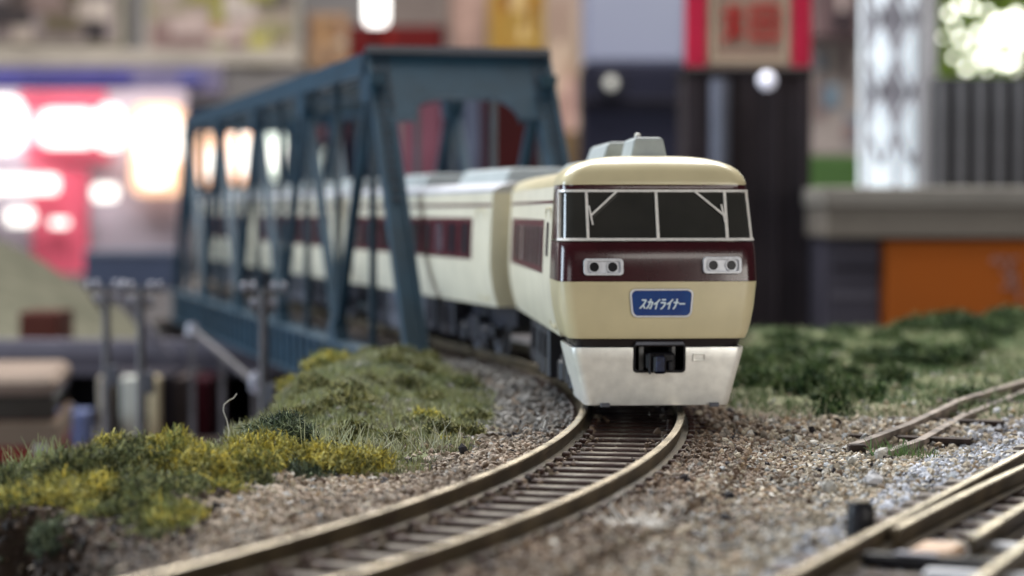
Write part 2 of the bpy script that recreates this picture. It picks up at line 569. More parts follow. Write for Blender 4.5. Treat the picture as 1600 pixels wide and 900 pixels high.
def band(N, zs, u0=-3, u1=3, off=0.0, thick=0.03, us=None):
    """A solid strip of skin between heights zs and outline positions u0..u1."""
    if us is None:
        allu = [-3, -2.5] + [-2 + i / 7 for i in range(7)] + [-1 + i / 6 for i in range(12)] + [1 + i / 7 for i in range(7)] + [2, 2.5, 3]
        us = [u0] + [q for q in allu if u0 + 1e-4 < q < u1 - 1e-4] + [u1]
    nu, nz = len(us), len(zs)
    V = [N.u(u, z, off) for z in zs for u in us] + [N.u(u, z, off - thick) for z in zs for u in us]
    F = []
    for j in range(nz - 1):
        for i in range(nu - 1):
            a = j * nu + i
            F.append((a, a + 1, a + nu + 1, a + nu)); b = a + nu * nz
            F.append((b, b + nu, b + nu + 1, b + 1))
    q = nu * nz
    for i in range(nu - 1):
        F.append((i, q + i, q + i + 1, i + 1)); t = (nz - 1) * nu + i
        F.append((t, t + 1, q + t + 1, q + t))
    for j in range(nz - 1):
        a = j * nu; F.append((a, a + nu, q + a + nu, q + a)); a += nu - 1
        F.append((a, q + a, q + a + nu, a + nu))
    m = MB(); m.add(V, F); return m


BODY = [(0.70, 0.855), (0.76, 0.875), (0.85, 0.905), (1.0, 0.937), (1.15, 0.955), (1.285, 0.965), (1.665, 0.952), (1.90, 0.94), (2.16, 0.925), (2.205, 0.92)]
ROOF = [(2.205, 0.92), (2.26, 0.905), (2.32, 0.875), (2.375, 0.82), (2.42, 0.74), (2.455, 0.64), (2.485, 0.50), (2.503, 0.30), (2.51, 0.02)]


def wbody(z): return float(np.interp(z, [p[0] for p in BODY + ROOF[1:]], [p[1] for p in BODY + ROOF[1:]]))


def side_strip(z0, z1, y0, y1, off, mat_, name, parent, thick=0.012):
    """One strip per side, proud of the body by off."""
    zs = [z0] + [p[0] for p in BODY if z0 < p[0] < z1] + [z1]
    m = MB()
    for sg in (-1, 1):
        v = []
        for z in zs:
            w = wbody(z)
            v += [(sg * (w + off), y0, z), (sg * (w + off), y1, z), (sg * (w - thick), y0, z), (sg * (w - thick), y1, z)]
        f = []
        for i in range(len(zs) - 1):
            a = i * 4
            q = [(a, a + 1, a + 5, a + 4), (a + 2, a + 6, a + 7, a + 3), (a, a + 4, a + 6, a + 2), (a + 1, a + 3, a + 7, a + 5)]
            f += q
        f += [(0, 2, 3, 1), (len(v) - 4, len(v) - 3, len(v) - 1, len(v) - 2)]
        if sg > 0: f = [t[::-1] for t in f]
        m.add(v, f)
    return m.build(name, mat_, parent)


def pane_on_side(sg, yc, w, z0, z1, off, parent, name, mat_, frame=None):
    def mp(a, b, o): return Vector((sg * (wbody(b) + o), a, b))
    pts = rrect(yc, (z0 + z1) / 2, w, z1 - z0, 0.05, 3)
    o = MB().prism(pts, mp, 0.0, off).build(name, mat_, parent)
    if frame is not None:
        out = rrect(yc, (z0 + z1) / 2, w + 0.03, z1 - z0 + 0.03, 0.06, 3)
        MB().ring(out, pts, mp, 0.0, off + 0.008).build('window_frame', frame, o)
    return o


def main_shell(t, y0, L, roofm, k):
    prof = [(w, z) for z, w in BODY] + [(w, z) for z, w in ROOF[1:]]
    loop = prof + [(-w, z) for w, z in reversed(prof)]
    n = len(loop)
    nb = len(BODY)
    # walls (cream) as one extruded shell up to the shoulder, the roof above it
    lo = [(w, z) for z, w in BODY]; lo = lo + [(-w, z) for w, z in reversed(lo)]
    def ext(loop, name, mt, parent, sm_=True):
        k = len(loop); v = [(x, y0, z) for x, z in loop] + [(x, L, z) for x, z in loop]
        f = [(i, i + k, (i + 1) % k + k, (i + 1) % k) for i in range(k)] + [tuple(range(k)), tuple(range(2 * k - 1, k - 1, -1))]
        return MB().add(v, f).build(name, mt, parent, smooth=35 if sm_ else False)
    ext(lo, 'body_shell', M['creamside'], t)
    up = [(w, 2.205 + (z - 2.205) * k + 0.001) for z, w in ROOF]; up = up + [(-w, z) for w, z in reversed(up)]
    return ext(up, 'roof', roofm, t)


def bogie(t, y):
    b = MB()
    for sg in (-1, 1):
        b.box(sg * 0.66 - 0.05, sg * 0.66 + 0.05, y - 0.95, y + 0.95, 0.24, 0.42, 0.03)
        b.box(sg * 0.69 - 0.06, sg * 0.69 + 0.06, y - 0.25, y + 0.25, 0.16, 0.52, 0.03)
        for q in (-0.6, 0.6):
            b.box(sg * 0.7 - 0.06, sg * 0.7 + 0.06, y + q - 0.13, y + q + 0.13, 0.14, 0.38, 0.03)
    b.box(-0.62, 0.62, y - 0.2, y + 0.2, 0.25, 0.6, 0.03)
    bo = b.build('bogie', M['under'], t)
    for q in (-0.6, 0.6):
        for sg in (-1, 1):
            w = MB().tube([(sg * 0.43, y + q, 0.262), (sg * 0.45, y + q, 0.262), (sg * 0.53, y + q, 0.262)], [0.29, 0.262, 0.25], 20)
            w.build('wheel', M['undergrey'], bo, smooth=40)


def underfloor(t, y0, L, seed):
    rr = random.Random(seed)
    MB().box(-0.55, 0.55, y0, L - 0.1, 0.42, 0.70).build('underframe', M['under'], t)
    y = y0 + 2.5
    while y < L - 2.9:
        w = rr.uniform(0.5, 1.1)
        for sg in (-1, 1):
            c = M['undergrey'] if rr.random() < 0.35 else M['under']
            x = sg * 0.70
            m = MB().box(x - 0.12, x + 0.12, y, y + w, rr.uniform(0.08, 0.2), 0.68, 0.025)
            for q in np.arange(y + 0.1, y + w - 0.08, 0.14):
                m.box(x + sg * 0.12 - 0.012, x + sg * 0.12 + 0.012, q, q + 0.05, 0.34, 0.6)
            m.build('equipment_box', c, t)
        y += w + rr.uniform(0.1, 0.35)


def roof_unit(t, yc, hw, hl, z0, z1, slope=0.12, name='roof_unit', mt=None):
    v = []
    for (z, k) in ((z0, 0), (z0 + 0.03, 0), (z1 - 0.03, slope * 0.72), (z1, slope)):
        for (sx, sy) in ((-1, -1), (1, -1), (1, 1), (-1, 1)):
            v.append((sx * (hw - k), yc + sy * (hl - k * 0.35), z))
    f = [(3, 2, 1, 0), (12, 13, 14, 15)]
    for l in range(3):
        for i in range(4):
            j = (i + 1) % 4
            f.append((l * 4 + i, l * 4 + j, l * 4 + 4 + j, l * 4 + 4 + i))
    o = MB().add(v, f).build(name, mt or M['roofgrey'], t, bevel=0.02)
    g = MB()
    for i in range(7):
        yy = yc - hl * 0.7 + i * hl * 1.4 / 6
        g.box(-hw * 0.55, hw * 0.55, yy - 0.02, yy + 0.02, z1 - 0.004, z1 + 0.012)
    g.build('grille_slat', M['undergrey'], o)
    return o


# ---- the leading car
CARW = (1.415, 21.0, 0.0)
L1 = 7.5
car = thing('train_car', 'leading cream and maroon train car facing the camera with a blue sign on its nose', 'train car', CARW, math.atan(0.066), 'cars of the cream and maroon train')
LC = 1.1
lv = [(0.70, 0.835, 0.05, 0.15), (0.74, 0.865, 0.012, 0.16), (0.80, 0.89, 0.0, 0.16), (0.90, 0.915, -0.012, 0.16), (1.05, 0.942, -0.02, 0.16), (1.285, 0.965, -0.02, 0.15), (1.50, 0.958, 0.005, 0.15),
      (1.62, 0.954, 0.04, 0.15), (1.665, 0.950, 0.075, 0.15), (1.684, 0.940, 0.10, 0.15), (2.16, 0.918, 0.30, 0.15), (2.20, 0.916, 0.315, 0.15), (2.235, 0.918, 0.315, 0.15), (2.30, 0.895, 0.345, 0.15), (2.36, 0.85, 0.375, 0.16),
      (2.41, 0.78, 0.415, 0.17), (2.45, 0.68, 0.47, 0.18), (2.48, 0.56, 0.54, 0.18), (2.50, 0.40, 0.64, 0.15), (2.51, 0.16, 0.8, 0.08)]
NS = Nose(lv, LC)
zin = lambda a, b: [a] + [l[0] for l in lv if a < l[0] < b] + [b]


def refine(zs, n=3):
    out = []
    for a, b in zip(zs[:-1], zs[1:]):
        out += [a + (b - a) * i / n for i in range(n)]
    return out + [zs[-1]]


band(NS, refine(zin(0.735, 1.285), 2)).build('lower_front_panel', M['cream'], car, smooth=50)
band(NS, refine(zin(1.289, 1.664), 2)).build('maroon_front_panel', M['maroon'], car, smooth=40)
band(NS, [2.17, 2.20, 2.215], off=0.004).build('maroon_brow_strip', M['maroon'], car, smooth=40)
rf = band(NS, refine(zin(2.218, 2.51), 2)).build('roof_front', M['cream'], car, smooth=60)
main_shell(car, LC - 0.003, LC + 0.26, M['cream'], 0.995)
# closed crown of the roof front
cap = MB()
us = [-3, -2.5] + [-2 + i / 7 for i in range(7)] + [-1 + i / 6 for i in range(12)] + [1 + i / 7 for i in range(7)] + [2, 2.5, 3]
cap.add([NS.u(u, 2.51) for u in us], [tuple(range(len(us)))])
cap.build('roof_crown', M['cream'], car)
band(NS, [0.655, 0.74], off=-0.04).build('skirt_groove', M['groove'], car, smooth=40)  # dark recessed joint between body and skirt
# windscreen: dark panes between silver mullions
zt, zb_ = 2.160, 1.690
for (a, b) in ((-2.05, -1.0 + 0.13), (-1.0 + 0.13, 0.0), (0.0, 1.0 - 0.13), (1.0 - 0.13, 2.05)):
    band(NS, [zb_ + (zt - zb_) * i / 4 for i in range(5)], a, b, off=-0.012).build('windscreen_pane', M['glass'], car, smooth=40)
for sg in (-1, 1):
    u0, u1 = (2.12, 3) if sg > 0 else (-3, -2.12)
    band(NS, [zb_, 1.92, zt], u0, u1, off=-0.002).build('cab_pillar', M['maroon'], car, smooth=40)
    u0, u1 = (1.98, 2.12) if sg > 0 else (-2.12, -1.98)
    band(NS, [zb_, 1.92, zt], u0, u1, off=0.012).build('corner_post', M['chrome'], car, smooth=40)
band(NS, [2.146, 2.170], -2.12, 2.12, off=0.014).build('top_window_rail', M['chrome'], car, smooth=40)
band(NS, [1.676, 1.702], -2.12, 2.12, off=0.016).build('bottom_window_rail', M['chrome'], car, smooth=40)
for s in (-0.675, 0.0, 0.675):
    m = MB()
    def mp(a, b, o): return NS.f(a, b, o)
    m.prism([(s - 0.014, 1.70), (s + 0.014, 1.70), (s + 0.013, 2.148), (s - 0.013, 2.148)], mp, -0.02, 0.016)
    m.build('mullion', M['chrome'], car)


def on_nose(px, py, yl=0.0):
    k = 3422.2 / (21.0 + yl)
    return (px - 1033) / k, 1.96 - (py - 330) / k


def stroke(m, a, b, w, mp, o0, o1):
    a, b = Vector(a), Vector(b); d = (b - a).normalized(); n = Vector((-d.y, d.x)) * w / 2
    e = d * w * 0.15
    pts = [a - n - e, b - n + e, b + n + e, a + n - e]
    m.prism([(p.x, p.y) for p in pts], mp, o0, o1)


fm = lambda a, b, o: NS.f(a, b, o)
for pts in (((967, 299, 0.28), (926, 337, 0.2)), ((1088, 298, 0.28), (1134, 335, 0.2))):
    a = on_nose(*pts[0]); b = on_nose(*pts[1])
    a = (a[0] + 0.03, a[1]); b = (b[0] + 0.02, b[1])
    m = MB(); stroke(m, a, b, 0.019, fm, 0.010, 0.030)
    w = m.build('wiper_arm', M['chrome'], car)
    m = MB(); stroke(m, (b[0] - 0.012, b[1] + 0.095), (b[0] + 0.018, b[1] - 0.085), 0.016, fm, 0.008, 0.026)
    m.build('wiper_blade', M['chrome'], w)
# headlights
for (x0, x1, y0, y1, dx) in ((914, 976, 404, 430, 0.0), (1101, 1162, 401.5, 427.5, 0.0)):
    (sx0, sz1), (sx1, sz0) = on_nose(x0, y0), on_nose(x1, y1)
    cx, cz, w, h = (sx0 + sx1) / 2, (sz0 + sz1) / 2, sx1 - sx0, sz1 - sz0
    outer = rrect(cx, cz, w, h, 0.035, 4); inner = rrect(cx, cz, w - 0.06, h - 0.05, 0.022, 4)
    hb = MB().ring(outer, inner, fm, -0.01, 0.045).build('headlight', M['bezel'], car, bevel=0.006)
    MB().prism(rrect(cx, cz, w - 0.05, h - 0.04, 0.02, 4), fm, -0.01, 0.012).build('reflector_plate', M['bezel'], hb)
    for q in (-1, 1):
        c = (cx + q * 0.088, cz)
        ro = [(c[0] + 0.056 * math.cos(a), c[1] + 0.056 * math.sin(a)) for a in np.linspace(0, 2 * math.pi, 18, endpoint=False)]
        ri = [(c[0] + 0.046 * math.cos(a), c[1] + 0.046 * math.sin(a)) for a in np.linspace(0, 2 * math.pi, 18, endpoint=False)]
        MB().ring(ro, ri, fm, 0.0, 0.032).build('lamp_rim', M['bezel'], hb)
        MB().prism(ri, fm, 0.0, 0.022).build('lamp_lens', M['lamp'], hb)
# moulded brow above each headlight
for cx in (-0.57, 0.63):
    m = MB(); stroke(m, (cx - 0.13, 1.565), (cx + 0.13, 1.572), 0.012, fm, -0.005, 0.010)
    m.build('headlight_brow', M['maroon'], car, bevel=0.004)
# name plate
pcx, pcz = 0.018, on_nose(0, 473.5)[1]
o_ = rrect(pcx, pcz, 0.60, 0.275, 0.06, 5, 0.035); i0 = rrect(pcx, pcz, 0.563, 0.240, 0.048, 5, 0.035)
o2 = rrect(pcx, pcz, 0.625, 0.298, 0.07, 5, 0.035)
MB().ring(o2, o_, fm, -0.02, 0.006).build('sign_recess_lip', M['cream'], car, bevel=0.004)
pl = MB().ring(o_, i0, fm, -0.02, 0.020).build('sign_frame', M['bezel'], car, bevel=0.004)
MB().prism(i0, fm, -0.01, 0.008).build('sign_face', M['plateblue'], pl)
GL = {'su': [[(.12, .9), (.82, .9), (.62, .5), (.08, .08)], [(.52, .42), (.92, .08)]],
      'ka': [[(.1, .70), (.9, .70), (.84, .3), (.74, .08), (.55, .12)], [(.5, .98), (.46, .55), (.3, .25), (.08, .06)]],
      'i': [[(.92, .95), (.55, .66), (.1, .48)], [(.58, .66), (.55, .02)]],
      'ra': [[(.2, .92), (.82, .92)], [(.1, .64), (.88, .64), (.78, .35), (.58, .15), (.3, .02)]],
      'na': [[(.06, .64), (.94, .64)], [(.54, .98), (.52, .5), (.42, .22), (.2, .03)]],
      'bar': [[(.05, .52), (.98, .52)]]}
txt = MB()
x = -0.205; zc = on_nose(0, 475)[1]; hh = 0.098; ww = 0.060
for g in ('su', 'ka', 'i', 'ra', 'i', 'na', 'bar'):
    for st in GL[g]:
        for a, b in zip(st[:-1], st[1:]):
            P = lambda p: (pcx + x + p[0] * ww * 0.93 + (p[1] - 0.5) * 0.022, zc + (p[1] - 0.5) * hh)
            stroke(txt, P(a), P(b), 0.0145, fm, 0.008, 0.0115)
    x += ww * 1.05 if g != 'na' else ww * 0.98
txt.build('sign_lettering', M['platetext'], pl)

# silver skirt with coupler pocket
sk = [(0.085, 0.70, 0.13, 0.10), (0.10, 0.708, 0.125, 0.10), (0.30, 0.758, 0.09, 0.11), (0.60, 0.835, 0.05, 0.11), (0.648, 0.842, 0.055, 0.11)]
SK = Nose(sk, 1.25, 0.03)
sz = lambda px: (px - 1033) / 163.0
pa, pb, pz = (994 - 1033) / 163 / 1.0, (1075 - 1033) / 163, on_nose(0, 582)[1]
# skirt built as pieces around the pocket so that the pocket is really open
def ux(x, z):
    w, yf, rc = SK.g(z); return x / (w - rc)
zs_low = [0.085, 0.10, 0.2, 0.3, pz]
band(SK, zs_low, thick=0.035).build('skirt', M['silver'], car, smooth=40)
skr = car.children[-1]
for (A, B) in ((None, pa), (pb, None)):
    zs = [pz, (pz + 0.648) / 2, 0.60, 0.648]
    nu = 12
    V, F = [], []
    for off in (0.0, -0.035):
        for z in zs:
            ua = -3 if A is None else ux(A, z); ub = 3 if B is None else ux(B, z)
            if A is None: us_ = [-3, -2.5] + [-2 + i / 6 for i in range(6)] + [-1 + (ub + 1) * i / 4 for i in range(5)]
            else: us_ = [ua + (1 - ua) * i / 4 for i in range(5)] + [1 + i / 6 for i in range(1, 7)] + [2.5, 3]
            V += [SK.u(u, z, off) for u in us_]
    nu = len(us_); nz = len(zs); q = nu * nz
    for j in range(nz - 1):
        for i in range(nu - 1):
            a = j * nu + i; F += [(a, a + 1, a + nu + 1, a + nu), (q + a, q + a + nu, q + a + nu + 1, q + a + 1)]
    for i in range(nu - 1):
        t_ = (nz - 1) * nu + i; F += [(t_, t_ + 1, q + t_ + 1, q + t_)]
    for j in range(nz - 1):
        a = j * nu; F.append((a, a + nu, q + a + nu, q + a)); a += nu - 1; F.append((a, q + a, q + a + nu, a + nu))
    MB().add(V, F).build('skirt_side', M['silver'], skr, smooth=40)
sm_ = lambda a, b, o: SK.f(a, b, o)
cxp = (pa + pb) / 2
out = rrect(cxp, (pz + 0.70) / 2 - 0.005, pb - pa + 0.012, 0.70 - pz + 0.01, 0.04, 4)
inn = rrect(cxp, (pz + 0.70) / 2 - 0.005, pb - pa - 0.03, 0.70 - pz - 0.035, 0.03, 4)
pk = MB().ring(out, inn, sm_, -0.45, 0.012).build('coupler_pocket', M['black'], car, bevel=0.004)
MB().prism(out, sm_, -0.46, -0.44).build('pocket_back', M['black'], pk)
MB().prism([(pa + 0.01, 0.672), (pb - 0.01, 0.672), (pb - 0.02, 0.705), (pa + 0.02, 0.705)], sm_, -0.05, 0.030).build('pocket_hood', M['undergrey'], pk, bevel=0.006)
M['pipegrey'] = mat('worn_black_edges', (0.10, 0.10, 0.10), 0.5, var=0.3, scale=12)
for (a, b) in ((1003, 1010), (1055, 1060)):
    MB().prism([(sz(a), 0.42 if a < 1020 else 0.56), (sz(b), 0.42 if a < 1020 else 0.56), (sz(b), 0.655), (sz(a), 0.655)], sm_, -0.3, -0.03).build('pocket_guide', M['pipegrey'], pk)
cp = MB().box(sz(1012), sz(1058), -0.02, 0.4, 0.435, 0.60, 0.02)
cp.box(sz(1022), sz(1042), -0.12, 0.1, 0.405, 0.585, 0.02)
cp.box(sz(1044), sz(1054), -0.09, 0.1, 0.42, 0.53, 0.015)
cp.tube([(sz(1017), -0.06, 0.40), (sz(1017), -0.06, 0.60)], 0.014, 8)
co = cp.build('coupler', M['black'], car, bevel=0.006)
M['couplerblue'] = mat('blue_black_coupler_plastic', (0.008, 0.016, 0.055), 0.3, var=0.3, scale=20)
MB().box(sz(1025), sz(1039), -0.128, -0.1, 0.425, 0.575, 0.008).build('coupler_head', M['couplerblue'], co)  # thin blue-black plate on the coupler's front
# small recess frame and lower tabs
r0 = rrect(sz(1097), on_nose(0, 559.5)[1], 0.125, 0.075, 0.015, 3); r1 = rrect(sz(1097), on_nose(0, 559.5)[1], 0.10, 0.052, 0.01, 3)
MB().ring(r0, r1, sm_, -0.01, 0.020).build('step_recess', M['silver'], car, bevel=0.003)
for px in (950, 1123):
    MB().box(sz(px) - 0.045, sz(px) + 0.045, 0.09, 0.14, 0.070, 0.110, 0.006).build('skirt_tab', M['undergrey'], car)
# car body behind the cab
roof = main_shell(car, LC + 0.25, L1, M['cream'], 0.72)
side_strip(1.31, 1.87, 2.05, L1 - 0.45, 0.004, M['maroonside'], 'window_band', car)
side_strip(2.04, 2.07, LC, L1 - 0.05, 0.004, M['maroonside'], 'upper_stripe', car)
for sg in (-1, 1):
    y = 2.38
    while y < L1 - 0.8:
        pane_on_side(sg, y, 0.34, 1.38, 1.80, 0.010, car, 'window', M['sideglasspale'] if random.random() < 0.35 else M['sideglass'])
        y += 0.56
    d_ = MB()
    mp = lambda a, b, o, sg=sg: Vector((sg * (wbody(b) + o), a, b))
    d_.ring(rrect(1.55, 1.38, 0.62, 1.24, 0.03, 2), rrect(1.55, 1.38, 0.58, 1.20, 0.03, 2), mp, -0.01, 0.010).build('side_door', M['cream'], car)
    pane_on_side(sg, 1.55, 0.22, 1.5, 1.85, 0.010, car, 'door_window', M['sideglass'])
roof_unit(car, 1.25, 0.20, 0.42, 2.40, 2.695, 0.07)
M['knob'] = mat('pale_antenna', (0.6, 0.6, 0.56), 0.5)
MB().tube([(-0.09, 1.0, 2.70), (-0.09, 1.0, 2.715), (-0.09, 1.0, 2.735), (-0.09, 1.0, 2.745)], [0.035, 0.035, 0.026, 0.008], 10).build('antenna', M['knob'], car, smooth=50)
roof_unit(car, 3.0, 0.36, 0.9, 2.38, 2.69, 0.12)
roof_unit(car, 5.7, 0.45, 0.8, 2.34, 2.54, 0.16)
underfloor(car, 0.6, L1, 3)
bogie(car, 1.85); bogie(car, L1 - 1.7)

# ---- the following cars
LN = 10.4


def trailer(label, seed):
    t = thing('train_car', label, 'train car', (0, 0, 0), 0, 'cars of the cream and maroon train')
    main_shell(t, 0.0, LN, M['rooflight'], 0.5)
    side_strip(1.31, 1.87, 1.0, LN - 1.0, 0.004, M['maroonside'], 'window_band', t)
    side_strip(2.02, 2.06, 0.05, LN - 0.05, 0.004, M['maroonside'], 'upper_stripe', t)
    for sg in (-1, 1):
        y = 1.36
        while y < LN - 1.2:
            pane_on_side(sg, y, 0.50, 1.38, 1.80, 0.012, t, 'window', M['sideglasspale'] if random.random() < 0.4 else M['sideglass'], M['maroonside'])
            y += 0.765
        for yd in (0.55, LN - 0.55):
            mp = lambda a, b, o, sg=sg: Vector((sg * (wbody(b) + o), a, b))
            MB().ring(rrect(yd, 1.38, 0.5, 1.2, 0.03, 2), rrect(yd, 1.38, 0.46, 1.16, 0.03, 2), mp, -0.01, 0.010).build('side_door', M['cream'], t)
    for ye in (-0.05, LN):
        g = MB(); g.ring([(-.36, .75), (.36, .75), (.36, 1.95), (-.36, 1.95)], [(-.30, .80), (.30, .80), (.30, 1.89), (-.30, 1.89)], lambda a, b, o, ye=ye: Vector((a, ye + o, b)), -0.02, 0.07)
        g.build('gangway_frame', M['undergrey'], t)
    # ribbed seam along the roof edge
    for sg in (-1, 1):
        MB().beam((sg * 0.90, 0.02, 2.235), (sg * 0.90, LN - 0.02, 2.235), 0.035, 0.03).build('rain_gutter', M['rooflight'], t)
    roof_unit(t, 2.4, 0.50, 1.35, 2.28, 2.55, 0.14)
    roof_unit(t, 7.4, 0.50, 1.35, 2.28, 2.55, 0.14)
    underfloor(t, 0.15, LN, seed)
    bogie(t, 1.8); bogie(t, LN - 1.8)
    return t


t2 = trailer('second car of the train, blurred, bending left behind the leading car', 5)
p = BP(0.12)
t2.location = (p.x, p.y, 0); t2.rotation_euler = (0, 0, BA)
for i, lb in enumerate(('third car of the train, well inside the blue truss bridge', 'rearmost visible car of the train at the far end of the blue truss bridge')):
    t = copy_tree(t2)
    p = BP(0.12 + (LN + 0.32) * (i + 1))
    t.location = (p.x, p.y, 0)
    t['label'] = lb

# ------------------------------------------------------------------ truss bridge
br = thing('truss_bridge', 'blue through truss railway bridge that the rear of the train runs through', 'bridge', BP(2.83))
Bi = Matrix.Translation(-BP(2.83))
HW, ZT, ZB = 1.36, 4.38, -0.12
bot = [2.83 + 6.0 * i for i in range(6)]
top = [5.84 + 6.0 * i for i in range(5)]


def member(name, p, q, w, h, up, parent=br):
    """Flanged member: two flanges and a recessed web."""
    p, q = Vector(p), Vector(q); m = MB()
    d = (q - p).normalized(); x = d.cross(Vector(up)).normalized()
    m.beam(p + x * (w / 2 - 0.035), q + x * (w / 2 - 0.035), 0.07, h, up)
    m.beam(p - x * (w / 2 - 0.035), q - x * (w / 2 - 0.035), 0.07, h, up)
    m.beam(p, q, w - 0.13, h * 0.45, up)
    return m.xf(Bi).build(name, M['blue'], parent)


for s in (-1, 1):
    n = s * HW
    member('top_chord', BP(top[0], n, ZT - 0.14), BP(top[-1], n, ZT - 0.14), 0.32, 0.34, (0, 0, 1))
    mb = MB(); mb.beam(BP(bot[0] - 0.3, n, -0.62), BP(bot[-1] + 0.3, n, -0.62), 0.24, 0.72)
    mb.beam(BP(bot[0] - 0.3, n, -0.24), BP(bot[-1] + 0.3, n, -0.24), 0.40, 0.05); mb.beam(BP(bot[0] - 0.3, n, -1.0), BP(bot[-1] + 0.3, n, -1.0), 0.40, 0.05)
    t = bot[0]
    while t < bot[-1]:
        mb.beam(BP(t, n + s * 0.15, -0.98), BP(t, n + s * 0.15, -0.26), 0.04, 0.07, BD); t += 0.75
    mb.xf(Bi).build('bottom_girder', M['blue'], br)
    for (a, b) in ((bot[-1], top[-1]),):
        member('end_post', BP(a, n, ZB), BP(b, n, ZT - 0.1), 0.30, 0.2, BN)
    for i in range(5):
        if i: member('diagonal', BP(bot[i], n, ZB), BP(top[i], n, ZT - 0.25), 0.16, 0.15, BN)
        if i < 4: member('diagonal', BP(top[i], n, ZT - 0.25), BP(bot[i + 1], n, ZB), 0.16, 0.15, BN)
    for i in range(1, 5):
        member('hanger', BP(bot[i], n, ZB - 0.1), BP(bot[i], n, ZT - 0.25), 0.10, 0.10, BN)
    for t in top:
        member('hanger', BP(t, n, ZB - 0.1), BP(t, n, ZT - 0.25), 0.10, 0.10, BN)
    for t in top:
        g = MB(); g.prism([(t - .5, ZT - .3), (t + .5, ZT - .3), (t + .28, ZT - .72), (t - .28, ZT - .72)], lambda a, b, o, n=n: BP(a, n + o, b), -0.13, 0.13); g.xf(Bi).build('gusset_plate', M['blue'], br)
    for t in bot[1:-1]:
        g = MB(); g.prism([(t - .4, ZB - .12), (t + .4, ZB - .12), (t + .2, ZB + .25), (t - .2, ZB + .25)], lambda a, b, o, n=n: BP(a, n + o, b), -0.125, 0.125); g.xf(Bi).build('gusset_plate', M['blue'], br)
# portal in the plane of the sloping end posts
pt_, pf_ = BP(top[0], 0, ZT), BP(bot[0], 0, ZB - 0.15)
E_ = (pf_ - pt_); LE = E_.length; E_.normalize(); NP = BN.cross(E_).normalized()
if NP.y > 0: NP = -NP
hole = 0.83
mpP = lambda a, b, o: pt_ + BN * a + E_ * b + NP * o
W2 = HW + 0.12
pm = MB()
# top panel with rounded lower corners
rc = 0.42; d0 = 0.80
cornl = [(-hole + rc - rc * math.cos(a), d0 + rc - rc * math.sin(a)) for a in np.linspace(0, math.pi / 2, 7)]
cornr = [(-x_, y_) for x_, y_ in reversed(cornl)]
pm.prism([(-W2, 0), (W2, 0), (W2, d0), (-W2, d0)], mpP, -0.06, 0.06)
for sgn, cc in ((-1, cornl), (1, cornr)):
    pts_ = [(sgn * W2, d0), (sgn * W2, d0 + rc)] + (cc if sgn < 0 else list(reversed(cc)))
    # fan strips between the outer edge and the curved edge
    c2 = cc if sgn < 0 else list(reversed(cc))
    for a, b in zip(c2[:-1], c2[1:]):
        pm.prism([(sgn * W2, a[1]), a, b, (sgn * W2, b[1])], mpP, -0.06, 0.0595)
pm.xf(Bi).build('portal_plate', M['blue'], br)
fr = MB()
fr.prism([(-W2, -0.09), (W2, -0.09), (W2, 0.05), (-W2, 0.05)], mpP, -0.18, 0.14)
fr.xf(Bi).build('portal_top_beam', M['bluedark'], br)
for s in (-1, 1):
    w_ = MB()
    xo, xi = s * W2, s * (W2 - 0.34)
    w_.prism([(xo, 0.05), (xo - s * 0.07, 0.05), (xo - s * 0.07, LE), (xo, LE)], mpP, -0.12, 0.10)
    w_.prism([(xi, d0 + rc), (xi + s * 0.07, d0 + rc), (xi + s * 0.07, LE), (xi, LE)], mpP, -0.12, 0.10)
    w_.prism([(xo - s * 0.07, d0 + rc), (xi + s * 0.07, d0 + rc), (xi + s * 0.07, LE), (xo - s * 0.07, LE)], mpP, -0.06, 0.058)
    w_.xf(Bi).build('end_post', M['blue'], br)
rv = MB()
for s in (-1, 1):
    for i in range(16):
        for q in (0.16, 0.30):
            c = (s * (W2 - q), 0.16 + i * 0.17)
            rv.prism([(c[0] + .045 * math.cos(a), c[1] + .045 * math.sin(a)) for a in np.linspace(0, 2 * math.pi, 6, endpoint=False)], mpP, 0.05, 0.085)
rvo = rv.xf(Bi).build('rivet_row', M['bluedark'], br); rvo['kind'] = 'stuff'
for t in top[1:]:
    member('cross_strut', BP(t, -HW, ZT - 0.2), BP(t, HW, ZT - 0.2), 0.2, 0.3, (0, 0, 1))
for i in range(4):
    member('lateral_brace', BP(top[i], -HW, ZT - 0.12), BP(top[i + 1], HW, ZT - 0.12), 0.12, 0.08, (0, 0, 1))
    member('lateral_brace', BP(top[i], HW, ZT - 0.2), BP(top[i + 1], -HW, ZT - 0.2), 0.12, 0.08, (0, 0, 1))
dk = MB()
dk.prism([(bot[0] - .3, -1.2), (bot[-1] + .3, -1.2), (bot[-1] + .3, 1.2), (bot[0] - .3, 1.2)], lambda a, b, o: BP(a, b, o), -0.42, -0.30)
for n in (-0.48, 0.48):
    dk.beam(BP(bot[0], n, -0.6), BP(bot[-1], n, -0.6), 0.14, 0.36)
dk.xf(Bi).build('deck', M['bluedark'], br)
for i in range(6):
    member('floor_beam', BP(bot[i], -HW, -0.65), BP(bot[i], HW, -0.65), 0.2, 0.5, (0, 0, 1))
M['abut'] = mat('dark_stone_abutment', (0.07, 0.055, 0.05), 0.9, var=0.3, scale=3, bump=0.4, bscale=8)
for (lb, t) in (('dark stone pier under the near end of the blue bridge', 3.0), ('dark stone pier under the far end of the blue bridge', 33.2)):
    a = thing('bridge_pier', lb, 'pier', BP(t, 0, VALLEY), BA, 'stone piers of the bridge')
    m = MB().box(-1.8, 1.8, -0.5, 0.7, 0, 2.05, 0.05); m.build('pier_shaft', M['abut'], a)
    MB().box(-1.95, 1.95, -0.6, 0.8, 2.05, 2.3, 0.04).build('pier_cap', M['abut'], a)

